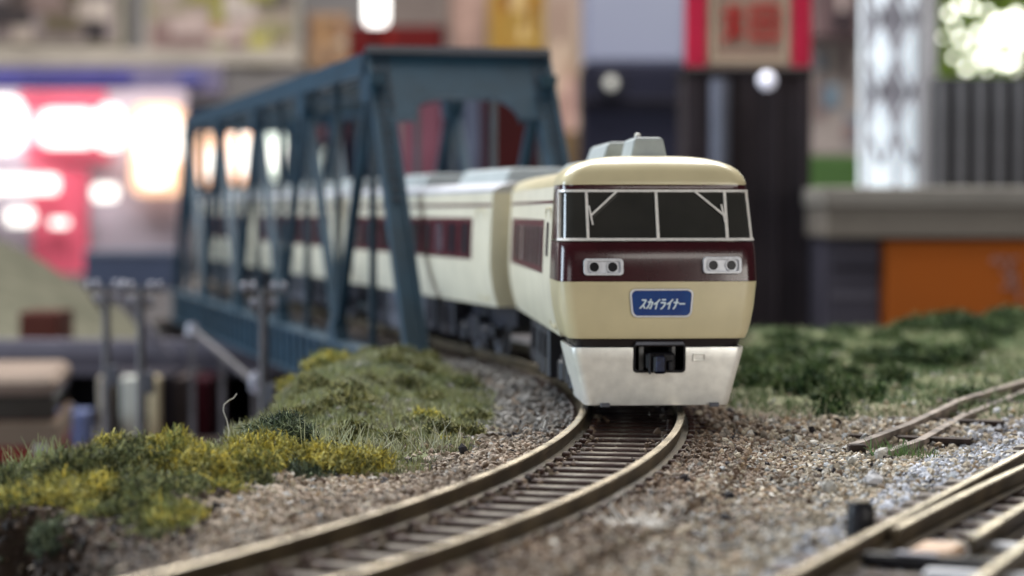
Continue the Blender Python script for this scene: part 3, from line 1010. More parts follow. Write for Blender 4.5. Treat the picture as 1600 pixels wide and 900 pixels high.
# ------------------------------------------------------------------ ballast stones
def ico():
    t = (1 + 5 ** 0.5) / 2
    v = np.array([(-1, t, 0), (1, t, 0), (-1, -t, 0), (1, -t, 0), (0, -1, t), (0, 1, t), (0, -1, -t), (0, 1, -t), (t, 0, -1), (t, 0, 1), (-t, 0, -1), (-t, 0, 1)], float)
    v /= np.linalg.norm(v[0])
    f = np.array([(0, 11, 5), (0, 5, 1), (0, 1, 7), (0, 7, 10), (0, 10, 11), (1, 5, 9), (5, 11, 4), (11, 10, 2), (10, 7, 6), (7, 1, 8), (3, 9, 4), (3, 4, 2), (3, 2, 6), (3, 6, 8), (3, 8, 9), (4, 9, 5), (2, 4, 11), (6, 2, 10), (8, 6, 7), (9, 8, 1)])
    return v, f


def rot_mats(n):
    q = RNG.normal(size=(n, 4)); q /= np.linalg.norm(q, axis=1)[:, None]
    w, x, y, z = q.T
    return np.stack([np.stack([1 - 2 * (y * y + z * z), 2 * (x * y - z * w), 2 * (x * z + y * w)], 1),
                     np.stack([2 * (x * y + z * w), 1 - 2 * (x * x + z * z), 2 * (y * z - x * w)], 1),
                     np.stack([2 * (x * z - y * w), 2 * (y * z + x * w), 1 - 2 * (x * x + y * y)], 1)], 1)


def pebbles(name, px, py, pz, rad, colr, mt, parent=None, smooth=True, flat=0.7, jag=0.22):
    n = len(px); v, f = ico()
    Rm = rot_mats(n)
    sc = rad[:, None] * np.stack([RNG.uniform(0.75, 1.25, n), RNG.uniform(0.75, 1.25, n), RNG.uniform(flat * 0.7, flat * 1.2, n)], 1)
    P = v[None] * (1 + RNG.uniform(-jag, jag, (n, 12, 1))) * sc[:, None, :]
    P = np.einsum('nij,nvj->nvi', Rm, P)
    P += np.stack([px, py, pz], 1)[:, None, :]
    Fs = (f[None] + (np.arange(n) * 12)[:, None, None]).reshape(-1, 3)
    cc = np.repeat(colr, 12, 0)
    return big_mesh(name, P.reshape(-1, 3), Fs, mt, parent, cc, smooth)


def scatter(n, x0, x1, y0, y1):
    return RNG.uniform(x0, x1, n), RNG.uniform(y0, y1, n)


sets = []
for (n, x0, x1, y0, y1, r0, r1) in ((64000, -2.5, 5.6, 10.8, 20.5, 0.018, 0.034), (20000, -2.4, 8.0, 20.5, 33, 0.024, 0.042)):
    x, y = scatter(n, x0, x1, y0, y1)
    sets.append((x, y, RNG.uniform(r0, r1, n)))
x = np.concatenate([s[0] for s in sets]); y = np.concatenate([s[1] for s in sets]); r = np.concatenate([s[2] for s in sets])
td = tdist(x, y); wi = inside_dist(x, y)
mound = (td < -1.6) & (y > 18.3) & (RNG.random(len(x)) > 0.18)
rgrass = (x > 1.9 + 0.5 * vnoise(x, y, 1.5)) & (y > 22.5 + 0.8 * vnoise(x, y, 0.9, 5)) & (RNG.random(len(x)) > 0.12)
keep = (wi > 0.02) & ~mound & ~rgrass & (np.abs(np.abs(td) - GAUGE / 2) > 0.05) & ~((np.abs(td) < 0.9) & (y > 31))
keep &= ~((x < -1.9) & (RNG.random(len(x)) > 0.45))
x, y, r, td = x[keep], y[keep], r[keep], td[keep]
z = H(x, y) + r * 0.35
z = np.where((np.abs(td) > 0.58) & (np.abs(td) < 1.15), np.maximum(z, -0.16 + RNG.uniform(-0.02, 0.02, len(x))), z)
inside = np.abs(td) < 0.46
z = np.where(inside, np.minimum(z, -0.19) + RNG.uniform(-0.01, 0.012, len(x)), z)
z = np.where(inside & (np.abs(td) > 0.22) & (RNG.random(len(x)) < 0.10 + 0.35 * (np.abs(td) > 0.34)), -0.150 + RNG.uniform(-0.02, 0.015, len(x)), z)
r = np.where(inside, r * 0.85, r)
n = len(x)
pal = np.array([(0.42, 0.37, 0.29), (0.34, 0.29, 0.22), (0.54, 0.51, 0.46), (0.28, 0.28, 0.27), (0.40, 0.42, 0.44), (0.34, 0.25, 0.16), (0.24, 0.20, 0.16), (0.62, 0.60, 0.56)])
pick = RNG.choice(8, n, p=[.24, .24, .10, .11, .07, .10, .11, .03])
cc = pal[pick] * RNG.uniform(0.75, 1.15, (n, 1))
brown = np.array([(0.27, 0.20, 0.145), (0.19, 0.13, 0.09), (0.30, 0.235, 0.18), (0.10, 0.065, 0.045), (0.25, 0.215, 0.18)])
bc = brown[RNG.integers(0, 5, n)] * RNG.uniform(0.7, 1.15, (n, 1))
wgt = np.clip(1.2 - np.maximum(np.abs(td) - 0.55, 0) / np.where(td > 0, 1.25, 1.6), 0, 1)
useb = (RNG.random(n) < wgt * 0.95)[:, None]
cc = np.where(useb, bc, cc)
pinkish = ((td < -0.6) & (RNG.random(n) < 0.5))[:, None]
cc = np.where(pinkish, np.array([0.35, 0.285, 0.225]) * RNG.uniform(0.55, 1.2, (n, 1)), cc)
cool = ((td < -0.6) & (y > 20 + 2 * RNG.random(n)))[:, None]
cc = np.where(cool, np.array([0.22, 0.21, 0.20]) * RNG.uniform(0.5, 1.3, (n, 1)), cc)
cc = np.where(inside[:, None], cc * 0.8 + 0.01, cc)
# blue grey stones next to the turnout
bl = ((x > 2.2 + 0.35 * (y - 15)) & (RNG.random(n) < 0.55))[:, None]
cc = np.where(bl, np.array([0.46, 0.48, 0.54]) * RNG.uniform(0.6, 1.25, (n, 1)), cc)
cc = cc * (0.62 + 0.75 * fbm(x, y, 1.8, 4, 61))[:, None] ** 1.3
lft = ((td < -0.6))[:, None]
cc = np.where(lft, cc * 0.98, cc)
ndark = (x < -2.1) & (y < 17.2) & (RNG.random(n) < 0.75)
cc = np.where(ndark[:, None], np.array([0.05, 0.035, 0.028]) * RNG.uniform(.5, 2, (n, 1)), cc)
dk_ = (RNG.random(n) < 0.03)[:, None]
cc = np.where(dk_, np.array([0.02, 0.016, 0.02]), cc)
r = r * RNG.choice([0.6, 0.85, 1.0, 1.25], n)
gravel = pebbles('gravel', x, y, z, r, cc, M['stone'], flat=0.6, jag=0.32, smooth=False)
tag(gravel, 'fine beige, grey and rusty ballast chips spread around the rails', 'gravel', kind='stuff')

xd, yd = scatter(15000, -6.5, -1.7, 10.5, 17.3)
kd = (tdist(xd, yd) < -0.75) & (xd + 0.28 * (yd - 12) < -1.75) ; xd, yd = xd[kd], yd[kd]; nd = len(xd)
cd_ = np.array([(0.035, 0.022, 0.016), (0.075, 0.05, 0.034), (0.02, 0.014, 0.012), (0.13, 0.10, 0.07), (0.06, 0.06, 0.03)])[RNG.choice(5, nd, p=[.35, .3, .2, .07, .08])] * RNG.uniform(.6, 1.4, (nd, 1))
dirt = pebbles('dirt', xd, yd, H(xd, yd), RNG.uniform(0.015, 0.05, nd), cd_, M['stone'], flat=0.8, jag=0.35, smooth=False)
tag(dirt, 'crumbly dark brown soil on the cut bank at the lower left', 'soil', kind='stuff')

# larger single stones
big = [((1375, 727), 0.065, 'pale', 'pale cluster stone at the lower edge of the right green scrub'), ((1292, 768), 0.065, 'pale', 'small pinkish white stone among the gravel right of the curved track'),
       ((1365, 762), 0.075, 'grey', 'grey white lump of ballast just above the black peg'), ((1330, 735), 0.05, 'pale', 'tiny white stone left of the pale cluster stone'),
       ((722, 716), 0.05, 'black', 'black cinder in the brown ballast beside the outer rail, upper one'), ((745, 740), 0.04, 'black', 'black cinder in the brown ballast beside the outer rail, lower one'),
       ((1122, 760), 0.045, 'black', 'black cinder in the gravel below the right corner of the train'), ((1135, 783), 0.04, 'black', 'flat black chip in the gravel below the right cinder'),
       ((1082, 800), 0.045, 'black', 'black chip lying close to the white fluff'), ((1135, 822), 0.04, 'black', 'black chip lying in the lower middle of the gravel')]
for (pp, rad, kind, lb) in big:
    Y = 2.17 * 3422.2 / (pp[1] - 330)
    p = W(pp[0], pp[1], Y)
    c = {'pale': (0.42, 0.41, 0.38), 'grey': (0.5, 0.5, 0.52), 'black': (0.012, 0.011, 0.015)}[kind]
    nn = 1 if kind == 'black' else 4
    o = pebbles('stone' if kind != 'black' else 'cinder', np.array([RNG.uniform(-.5, .5) * rad for _ in range(nn)]), np.array([RNG.uniform(-.5, .5) * rad for _ in range(nn)]), np.array([RNG.uniform(-.2, .3) * rad for _ in range(nn)]),
                np.full(nn, rad * (0.75 if nn > 1 else 1)), np.array([c] * nn) * RNG.uniform(.8, 1.1, (nn, 1)), M['stone'], smooth=False)
    o.location = (p.x, p.y, float(H(np.array([p.x]), np.array([p.y]))[0]) + rad * 0.5 + 0.035)
    tag(o, lb, 'stone' if kind != 'black' else 'cinder', 'larger stones on the ballast' if kind != 'black' else 'black cinders on the ballast')


# ------------------------------------------------------------------ fibres: static grass and moss
def ribbons(px, py, pz, length, width, lean, curl, colr, seg=3):
    """Tapered curved ribbons; returns V, F, C."""
    n = len(px)
    az = RNG.uniform(0, 2 * np.pi, n); ln = lean
    d = np.stack([np.cos(az) * np.sin(ln), np.sin(az) * np.sin(ln), np.cos(ln)], 1)
    P = np.stack([px, py, pz], 1); pts = [P]
    ax = RNG.normal(size=(n, 3)); ax /= np.linalg.norm(ax, axis=1)[:, None]
    for i in range(seg):
        d = d + np.cross(ax, d) * curl[:, None] / seg; d /= np.linalg.norm(d, axis=1)[:, None]
        P = P + d * (length / seg)[:, None]; pts.append(P)
    side = np.stack([RNG.uniform(0.4, 1, n), RNG.uniform(-0.6, 0.6, n), RNG.uniform(-0.3, 0.3, n)], 1)
    side -= d * (side * d).sum(1)[:, None]; side /= np.linalg.norm(side, axis=1)[:, None]
    V = []
    for i, q in enumerate(pts):
        w = (width * (1 - 0.75 * i / seg))[:, None] * 0.5
        V += [q - side * w, q + side * w]
    V = np.stack(V, 1).reshape(-1, 3)
    k = 2 * (seg + 1)
    f = np.array([(2 * i, 2 * i + 1, 2 * i + 3, 2 * i + 2) for i in range(seg)])
    F = (f[None] + (np.arange(n) * k)[:, None, None]).reshape(-1, 4)
    return V, F, np.repeat(colr, k, 0)


def grass(name, n, x0, x1, y0, y1, ok, lmin, lmax, wid, cols, label):
    x, y = scatter(n, x0, x1, y0, y1)
    m = ok(x, y) & (inside_dist(x, y) > -0.12); x, y = x[m], y[m]; n = len(x)
    z = H(x, y) - 0.01
    pn = fbm(x, y, 1.6, 3, 21)
    cols = np.array(cols)
    ci = np.clip((pn + RNG.normal(0, 0.12, n)) * 1.4 - 0.2, 0, 0.999) * len(cols)
    c = cols[ci.astype(int)] * RNG.uniform(0.7, 1.25, (n, 1))
    L_ = RNG.uniform(lmin, lmax, n) * (0.6 + 0.8 * pn)
    V, F, Cc = ribbons(x, y, z, L_, np.full(n, wid) * RNG.uniform(.6, 1.3, n), RNG.uniform(0.05, 1.15, n), RNG.uniform(-1.2, 1.2, n), c)
    return tag(big_mesh(name, V, F, M['fibre'], None, Cc), label, 'grass', kind='stuff')


grass('grass', 80000, -4.6, -0.2, 17.6, 31, lambda x, y: (tdist(x, y) < -1.25 - 0.35 * vnoise(x, y, 2.0)) & (vnoise(x, y, 2.6, 8) > 0.2), 0.04, 0.12, 0.015,
      [(0.10, 0.12, 0.07), (0.20, 0.22, 0.14), (0.27, 0.30, 0.17), (0.24, 0.25, 0.09), (0.33, 0.34, 0.20), (0.40, 0.42, 0.30), (0.18, 0.17, 0.12)], 'pale green static grass over the mound left of the train')
grass('grass', 42000, 1.7, 11, 22.0, 46, lambda x, y: (tdist(x, y) > 1.0 + 0.5 * vnoise(x, y, 1.5)) & (y > 22.6 + 0.7 * vnoise(x, y, .8, 4)) & (vnoise(x, y, 1.5, 8) > 0.25), 0.05, 0.16, 0.02,
      [(0.07, 0.13, 0.06), (0.10, 0.17, 0.08), (0.20, 0.25, 0.14), (0.15, 0.21, 0.11), (0.34, 0.36, 0.24)], 'dark and pale green static grass on the ground right of the train')


def grass_tuft(px, py, Y, n, h, col, lb):
    p = W(px, py, Y); zz = float(H(np.array([p.x]), np.array([p.y]))[0])
    x, y = RNG.normal(0, 0.12, n), RNG.normal(0, 0.10, n)
    c = np.array(col) * RNG.uniform(.7, 1.2, (n, 1))
    V, F, Cc = ribbons(x, y, np.zeros(n), RNG.uniform(h * .5, h, n), np.full(n, 0.012), RNG.uniform(0.05, 0.7, n), RNG.uniform(-.9, .9, n), c, 4)
    o = big_mesh('grass_tuft', V, F, M['fibre'], None, Cc); o.location = (p.x, p.y, zz)
    return tag(o, lb, 'grass tuft', 'thin pale grass tufts')


grass_tuft(520, 720, 18.6, 46, 0.42, (0.42, 0.45, 0.30), 'tuft of long pale grass rising behind the yellow moss')
grass_tuft(590, 725, 18.9, 26, 0.34, (0.45, 0.46, 0.34), 'thin pale grass tuft at the right end of the yellow moss')
grass_tuft(680, 712, 19.6, 22, 0.34, (0.45, 0.46, 0.36), 'sparse whitish grass stalks beside the brown ballast')
grass_tuft(60, 770, 17.4, 110, 0.36, (0.36, 0.42, 0.22), 'pale green grass tuft at the left end of the moss ridge')
grass_tuft(1388, 690, 19.2, 50, 0.22, (0.12, 0.22, 0.08), 'dark green grass tuft by the broken end of the old rail')
grass_tuft(1435, 705, 18.9, 40, 0.16, (0.14, 0.22, 0.08), 'short green grass tuft in front of the old rail')


def moss(px, py, Y, rad, n, cols, lb, hz=0.8, fl=(0.035, 0.12), core=(0.03, 0.035, 0.012), name='moss_clump', cat='moss clump', grp='clumps of yellow green moss', wid=0.013):
    """Lumpy core covered in short curly fibres."""
    p = W(px, py, Y)
    if grp == 'clumps of yellow green moss': rad *= 1.18
    t = thing(name, lb, cat, (p.x, p.y, p.z), 0, grp)
    # lumpy core
    v, f = [], []
    nu, nv = 14, 9
    for j in range(nv + 1):
        th = math.pi * j / nv
        for i in range(nu):
            a = 2 * math.pi * i / nu
            d = Vector((math.sin(th) * math.cos(a), math.sin(th) * math.sin(a), math.cos(th)))
            k_ = 0.80 + 0.35 * float(fbm(np.array([d.x * 1.7 + px]), np.array([d.y * 1.7 + d.z * 1.3 + py]), 1.0, 3)[0]) - 0.12
            v.append((d.x * rad * k_, d.y * rad * k_, d.z * rad * hz * k_))
    for j in range(nv):
        for i in range(nu):
            f.append((j * nu + i, (j + 1) * nu + i, (j + 1) * nu + (i + 1) % nu, j * nu + (i + 1) % nu))
    cm = np.array([core] * len(v)) * RNG.uniform(0.7, 1.3, (len(v), 1))
    big_mesh('moss_core' if name == 'moss_clump' else 'stem_core', np.array(v) * 0.86, np.array(f), M['fibre'], t, cm, True)
    n = int(n * 1.9)
    q = RNG.normal(size=(n, 3)); q /= np.linalg.norm(q, axis=1)[:, None]
    q[:, 2] = np.where(q[:, 2] < -0.35, -q[:, 2], q[:, 2])
    lump = 0.72 + 0.50 * fbm(q[:, 0] * 2.4 + px, q[:, 1] * 2.4 + q[:, 2] * 1.9 + py, 1.0, 4)
    rr = rad * lump ** 2.1 * 1.08 * RNG.uniform(0.62, 1.15, n)
    P = q * rr[:, None]; P[:, 2] *= hz
    cols = np.array(cols)
    sel = fbm(q[:, 0] * 2 + px * .3, q[:, 1] * 2 + q[:, 2] + 3, 1.6, 3) + RNG.normal(0, 0.13, n)
    ci = (np.clip((sel - 0.25) / 0.5, 0, 0.999) * len(cols)).astype(int)
    c = cols[ci] * RNG.uniform(0.3, 1.55, (n, 1))
    V, F, Cc = ribbons(P[:, 0], P[:, 1], P[:, 2], RNG.uniform(fl[0], fl[1], n), np.full(n, wid) * RNG.uniform(.7, 1.4, n), RNG.uniform(0, 2.4, n), RNG.uniform(-5.5, 5.5, n), c, 5)
    big_mesh('moss_fibre' if name == 'moss_clump' else 'foliage', V, F, M['fibre'], t, Cc)
    return t


YEL = [(0.20, 0.20, 0.06), (0.46, 0.40, 0.08), (0.56, 0.46, 0.08), (0.38, 0.36, 0.10), (0.50, 0.48, 0.18), (0.20, 0.21, 0.08)]
GRN = [(0.07, 0.085, 0.035), (0.13, 0.16, 0.07), (0.20, 0.23, 0.11), (0.30, 0.30, 0.12), (0.05, 0.06, 0.03)]
MIX = [(0.11, 0.13, 0.05), (0.20, 0.23, 0.08), (0.36, 0.34, 0.10), (0.50, 0.43, 0.09)]
DGR = [(0.04, 0.06, 0.04), (0.08, 0.11, 0.065), (0.14, 0.17, 0.10)]
for a in ((95, 808, 16.0, 0.26, 2600, YEL, 'bright yellow moss clump at the far left of the bank'),
          (150, 790, 16.2, 0.20, 1900, YEL, 'yellow moss clump on the right flank of the leftmost bright yellow one'),
          (115, 748, 16.7, 0.20, 1700, GRN, 'dark green moss tuft standing above the bright yellow clump'),
          (205, 745, 17.0, 0.24, 2300, GRN, 'dark green moss clump, the left half of the big central hummock'),
          (255, 735, 17.2, 0.25, 2600, MIX, 'green and yellow moss clump at the top of the central hummock'),
          (318, 752, 17.0, 0.24, 2400, YEL, 'mustard moss clump on the ridge right of the central hummock'),
          (372, 752, 17.2, 0.22, 2200, MIX, 'olive moss clump in the dip between the two ridges'),
          (225, 800, 16.1, 0.22, 2000, GRN, 'dark green moss clump low on the bank under the hummock'),
          (290, 800, 16.2, 0.21, 1900, GRN, 'shaded green moss clump spilling towards the ballast'),
          (345, 800, 16.3, 0.17, 1500, MIX, 'small olive moss clump at the edge of the brown ballast'),
          (262, 850, 15.0, 0.17, 1500, MIX, 'olive moss clump hanging on the dark soil beside the rail'),
          (398, 722, 17.9, 0.20, 2400, YEL, 'yellow moss clump under the long curly hair'),
          (450, 735, 17.8, 0.23, 3200, YEL, 'wiry yellow moss clump, the tallest of the right group'),
          (505, 745, 17.7, 0.22, 3000, YEL, 'wiry yellow moss clump in the middle of the right group'),
          (560, 742, 17.9, 0.19, 2400, YEL, 'wiry yellow moss clump at the right end of the moss ridge'),
          (478, 762, 17.4, 0.15, 1600, DGR, 'dark green moss patch set into the wiry yellow moss'),
          (440, 688, 19.3, 0.22, 2000, DGR, 'dark blue green moss tuft behind the wiry yellow moss')):
    moss(a[0], a[1], a[2], a[3], a[4], a[5], a[6])
for a in ((240, 868, 14.7, 0.15, 1300, GRN, 'dark green moss clump at the bottom of the soil bank beside the rail'),
          (195, 828, 15.5, 0.19, 1600, GRN, 'dark green moss clump bridging the hummock and the soil bank'),
          (270, 826, 15.5, 0.19, 1600, MIX, 'olive moss clump below the shaded green one'),
          (85, 852, 15.0, 0.12, 900, DGR, 'small blue green moss clump at the top of the dark soil'),
          (20, 815, 15.9, 0.20, 1700, MIX, 'pale olive moss clump cut by the left edge of the view'),
          (30, 780, 16.6, 0.20, 1700, GRN, 'grey green moss clump behind the one at the left edge'),
          (140, 830, 15.4, 0.16, 1300, MIX, 'olive moss clump at the lip of the dark soil bank'),
          (200, 852, 15.0, 0.14, 1100, GRN, 'dark green moss clump hanging low on the soil bank'),
          (300, 832, 15.4, 0.13, 1100, YEL, 'small mustard moss clump low beside the outer rail ballast'),
          (175, 712, 17.6, 0.14, 1100, YEL, 'small yellow moss clump on the skyline left of the central hummock'),
          (285, 722, 17.4, 0.16, 1300, YEL, 'yellow moss clump on the skyline right of the central hummock'),
          (60, 775, 16.8, 0.16, 1200, GRN, 'dark green moss clump behind the leftmost bright yellow one'),
          (395, 770, 16.9, 0.13, 1100, GRN, 'dark moss clump on the ballast below the curly hair')):
    moss(*a)
# clumps on the mound behind
for a in ((520, 585, 28.0, 0.30, 1500, MIX, 'blurred olive moss clump on top of the grassy mound'),
          (478, 622, 27.0, 0.30, 1500, YEL, 'blurred yellow moss clump on the left slope of the grassy mound'),
          (575, 660, 22.5, 0.14, 800, GRN, 'small dark moss clump in the middle of the grass'),
          (668, 668, 22.0, 0.16, 900, MIX, 'small olive moss clump left of the pale ballast'),
          (655, 622, 25.4, 0.18, 900, GRN, 'dark moss clump high on the mound near the train'),
          (722, 612, 26.0, 0.16, 800, GRN, 'dark moss clump nearest the train on the mound'),
          (690, 706, 20.2, 0.10, 600, MIX, 'tiny olive moss clump beside the black cinder')):
    moss(a[0], a[1], a[2], a[3], a[4], a[5], a[6], grp='moss clumps on the grassy mound', wid=0.02)

m0_ = None
for i in range(60):
    X = random.uniform(-2.6, -0.3); Y = random.uniform(19.5, 30)
    if tdist(np.array([X]), np.array([Y]))[0] > -1.35 or inside_dist(np.array([X]), np.array([Y]))[0] < 0.1: continue
    if m0_ is None:
        m0_ = moss(560, 640, 24, 0.12, 500, [(0.07, 0.08, 0.03), (0.14, 0.15, 0.06), (0.24, 0.23, 0.08), (0.3, 0.3, 0.15)], 'little olive moss lump scattered over the grassy mound', 0.7, (0.03, 0.09), (0.03, 0.035, 0.015), 'moss_lump', 'moss lump', 'little lumps over the grassy mound', 0.018); o = m0_
    else: o = copy_tree(m0_)
    sc_ = random.uniform(0.5, 1.3)
    o.scale = (sc_ * random.uniform(.8, 1.4), sc_, sc_ * random.uniform(.7, 1)); o.rotation_euler = (0, 0, random.uniform(0, 6))
    o.location = (X, Y, float(H(np.array([X]), np.array([Y]))[0]) + 0.02)

# dark scrub on the right: each bush a clump of dark foam and fibres
SCR = [(0.015, 0.040, 0.016), (0.03, 0.065, 0.026), (0.05, 0.09, 0.032), (0.09, 0.14, 0.05), (0.14, 0.18, 0.09)]
scr = [(1180, 552, 30.5, .34, 'dark green bush touching the right side of the train'), (1182, 590, 27, .28, 'dark green bush low against the train\'s silver skirt'),
       (1230, 528, 36, .26, 'small dark bush at the foot of the dark tower'), (1225, 562, 31, .28, 'round dark bush left of the pale grass patch'),
       (1215, 596, 27.2, .24, 'dark bush near the gravel, second from the train'), (1255, 618, 25.6, .30, 'wide dark bush at the front of the scrub'),
       (1310, 628, 25.0, .28, 'dark bush in front of the pale grass, near the middle'), (1345, 632, 24.8, .22, 'dark bush joined to the right of the middle one'),
       (1303, 660, 23.2, .16, 'small green bush nearest the gravel'), (1325, 597, 28, .16, 'small dark bush above the middle ones'),
       (1368, 552, 31, .22, 'dark bush below the grey cabinet'), (1425, 558, 30.8, .42, 'large dark bush under the orange container, left one'),
       (1480, 558, 31, .34, 'large dark bush under the orange container, right one'), (1437, 517, 38, .42, 'blackish bush against the orange container, left one'),
       (1492, 512, 39, .50, 'blackish bush against the orange container, right one'), (1545, 535, 36, .35, 'green bush half way to the right edge'),
       (1580, 500, 41, .46, 'green bush at the right edge against the orange container'), (1530, 550, 33, .24, 'little green bush above the old rail'),
       (1385, 530, 36, .22, 'small bush behind the pale grass under the grey cabinet'), (1270, 580, 29, .2, 'small bush in the middle of the green ground'),
       (1400, 600, 27.5, .18, 'small bush just left of the old rails'), (1290, 545, 33.5, .24, 'mid green bush below the black gap between the buildings')]
for (px, py, Y, rad, lb) in scr:
    t = moss(px, py, Y, rad, 900, SCR, lb, 0.42, (0.06, 0.16), (0.008, 0.022, 0.008), 'low_bush', 'bush', 'dark green bushes right of the train', 0.035)
    zz = float(H(np.array([t.location.x]), np.array([t.location.y]))[0])
    t.location.z = zz + rad * 0.12

t0_ = None
for i in range(34):
    X = random.uniform(2.6, 11); Y = random.uniform(24.5, 40)
    if tdist(np.array([X]), np.array([Y]))[0] < 1.2 or inside_dist(np.array([X]), np.array([Y]))[0] < 0.3: continue
    if t0_ is None:
        t0_ = moss(1300, 600, 28, 0.2, 700, SCR, 'small dark green tuft scattered in the grass right of the train', 0.6, (0.05, 0.13), (0.008, 0.022, 0.008), 'green_tuft', 'tuft', 'small tufts in the right hand grass', 0.035); o = t0_
    else: o = copy_tree(t0_)
    sc_ = random.uniform(0.5, 1.1)
    o.scale = (sc_ * random.uniform(.8, 1.5), sc_, sc_ * random.uniform(.7, 1)); o.rotation_euler = (0, 0, random.uniform(0, 6))
    o.location = (X, Y, float(H(np.array([X]), np.array([Y]))[0]) + 0.04)

# the long hair and smaller stray fibres
hp = [W(355, 712, 17.9), W(356, 690, 17.9), W(358, 672, 17.9), W(354, 655, 17.9), W(349, 642, 17.9), W(350, 632, 17.9), W(357, 626, 17.9), W(365, 622, 17.9), W(370, 615, 17.9)]
o = MB().tube([p - hp[0] for p in hp], 0.0034, 5).build('stray_hair', M['fluff'], None, smooth=True)
o.location = hp[0]
tag(o, 'long pale curly hair standing up from the yellow moss', 'hair')
fl = thing('white_fluff', 'blurred white fluff of glue fibres on the gravel beside the inner rail', 'fluff', (0, 0, 0))
fp = W(1000, 838, 2.18 * 3422.2 / (838 - 330)); fl.location = (fp.x, fp.y, float(H(np.array([fp.x]), np.array([fp.y]))[0]) + 0.075)
for j in range(26):
    a = random.uniform(0, 6.28); pts = [Vector((random.uniform(-.16, .16), random.uniform(-.08, .08), 0))]
    d = Vector((random.uniform(-1, 1), random.uniform(-.5, .5), random.uniform(0.0, 0.6))).normalized()
    for _ in range(6):
        d = (d + Vector((random.uniform(-.6, .6), random.uniform(-.4, .4), random.uniform(-.5, .35)))).normalized()
        pts.append(pts[-1] + d * 0.042)
        if pts[-1].z < 0: pts[-1].z = 0.004
    MB().tube(pts, 0.006, 4).build('fibre', M['fluff'], fl, smooth=True)
v_ = MB()
for j in range(16):
    c = (random.uniform(-.20, .15), random.uniform(-.10, .08)); r_ = random.uniform(0.03, 0.075)
    v_.tube([(c[0], c[1], -0.02), (c[0], c[1], 0.01), (c[0], c[1], 0.028)], [r_, r_ * .8, r_ * .3], 8)
v_.build('glue_blob', M['fluff'], fl, smooth=True)
for (px, py, lb) in ((842, 682, 'thin white fibres caught on the ballast beside the outer rail'), (1075, 762, 'loop of thin white fibre lying on the rusty ballast')):
    Y = 2.17 * 3422.2 / (py - 330); p = W(px, py, Y)
    m = MB()
    for j in range(4):
        pts = [Vector((random.uniform(-.08, .08), 0, 0.03))]; d = Vector((random.uniform(-1, 1), .2, .3)).normalized()
        for _ in range(8):
            d = (d + Vector((random.uniform(-.7, .7), random.uniform(-.4, .4), random.uniform(-.5, .4)))).normalized()
            q = pts[-1] + d * 0.025; q.z = max(q.z, 0.01); pts.append(q)
        m.tube(pts, 0.0045, 4)
    o = m.build('white_fibre', M['fluff'], None, smooth=True); o.location = (p.x, p.y, float(H(np.array([p.x]), np.array([p.y]))[0]) + 0.02)
    tag(o, lb, 'fibre')

# ------------------------------------------------------------------ turnout in the right foreground
tn = thing('railway_turnout', 'blurred pale bronze rails of a turnout in the lower right corner', 'turnout', (2.15, 13.26, 0))
D2 = Vector((0.405, 0.914, 0)); N2 = Vector((0.914, -0.405, 0)); O2 = Vector((2.15, 13.26, 0))


def straight(org, ang, curve=0.0):
    def fn(s):
        a = ang - curve * s
        if abs(curve) < 1e-6: p = org + Vector((math.sin(ang), math.cos(ang), 0)) * s
        else: p = org + Vector(((math.cos(ang - curve * s) - math.cos(ang)) / curve, -(math.sin(ang - curve * s) - math.sin(ang)) / curve, 0))
        return p, Vector((math.sin(a), math.cos(a), 0))
    return fn


A2 = math.atan2(D2.x, D2.y)
lines = [(straight(O2, A2), -6, 10, 'rail', 0), (straight(O2 + N2 * GAUGE, A2), -6, 10, 'rail', 0),
         (straight(O2 + D2 * 0.35 + N2 * 0.10, A2 + 0.012, -0.008), 0, 9, 'switch_rail', 0), (straight(O2 + N2 * 0.62 + D2 * 0.1, A2 + 0.0, -0.008), 0, 9, 'switch_rail', 0)]
T2i = Matrix.Translation(-O2)
for (fn, a, b, nm, off) in lines:
    m = MB(); v, f = sweep(a, b, 40, off, RAILP, fn); m.add(v, f).xf(T2i); ro = m.build(nm, M['rail'], tn, smooth=40)
    m = MB(); v, f = sweep(a, b, 40, off, HEADP, fn); m.add(v, f).xf(T2i); m.build('rail_head', M['railhead'], ro, smooth=50)
sl2 = None
for i in range(28):
    if sl2 is None:
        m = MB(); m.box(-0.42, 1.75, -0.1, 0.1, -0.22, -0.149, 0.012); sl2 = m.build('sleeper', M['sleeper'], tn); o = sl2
    else:
        o = sl2.copy(); link(o, tn)
    q = D2 * (-5.6 + i * 0.46)
    o.location = (q.x, q.y, 0); o.rotation_euler = (0, 0, -A2)
M['tanplate'] = mat('tan_frog_plate', (0.45, 0.30, 0.20), 0.5, var=0.1, metal=0.2)
m = MB().box(0.28, 0.56, -0.12, 0.3, -0.15, -0.06, 0.03); m.build('tie_plate', M['tanplate'], tn).rotation_euler = (0, 0, -A2)
m = MB().box(0.05, 0.92, -0.32, -0.20, -0.15, -0.07, 0.02); m.build('stretcher_bar', M['black'], tn).rotation_euler = (0, 0, -A2)
m = MB().box(0.25, 0.5, -0.30, -0.21, -0.07, -0.055, 0.01); m.build('stretcher_label', M['insul'], tn).rotation_euler = (0, 0, -A2)
for s_ in (-0.55, 0.6):
    m = MB().box(0.50, 1.1, s_ - 0.10, s_ + 0.02, -0.15, -0.09, 0.02); m.build('slide_plate', M['bezel'], tn).rotation_euler = (0, 0, -A2)

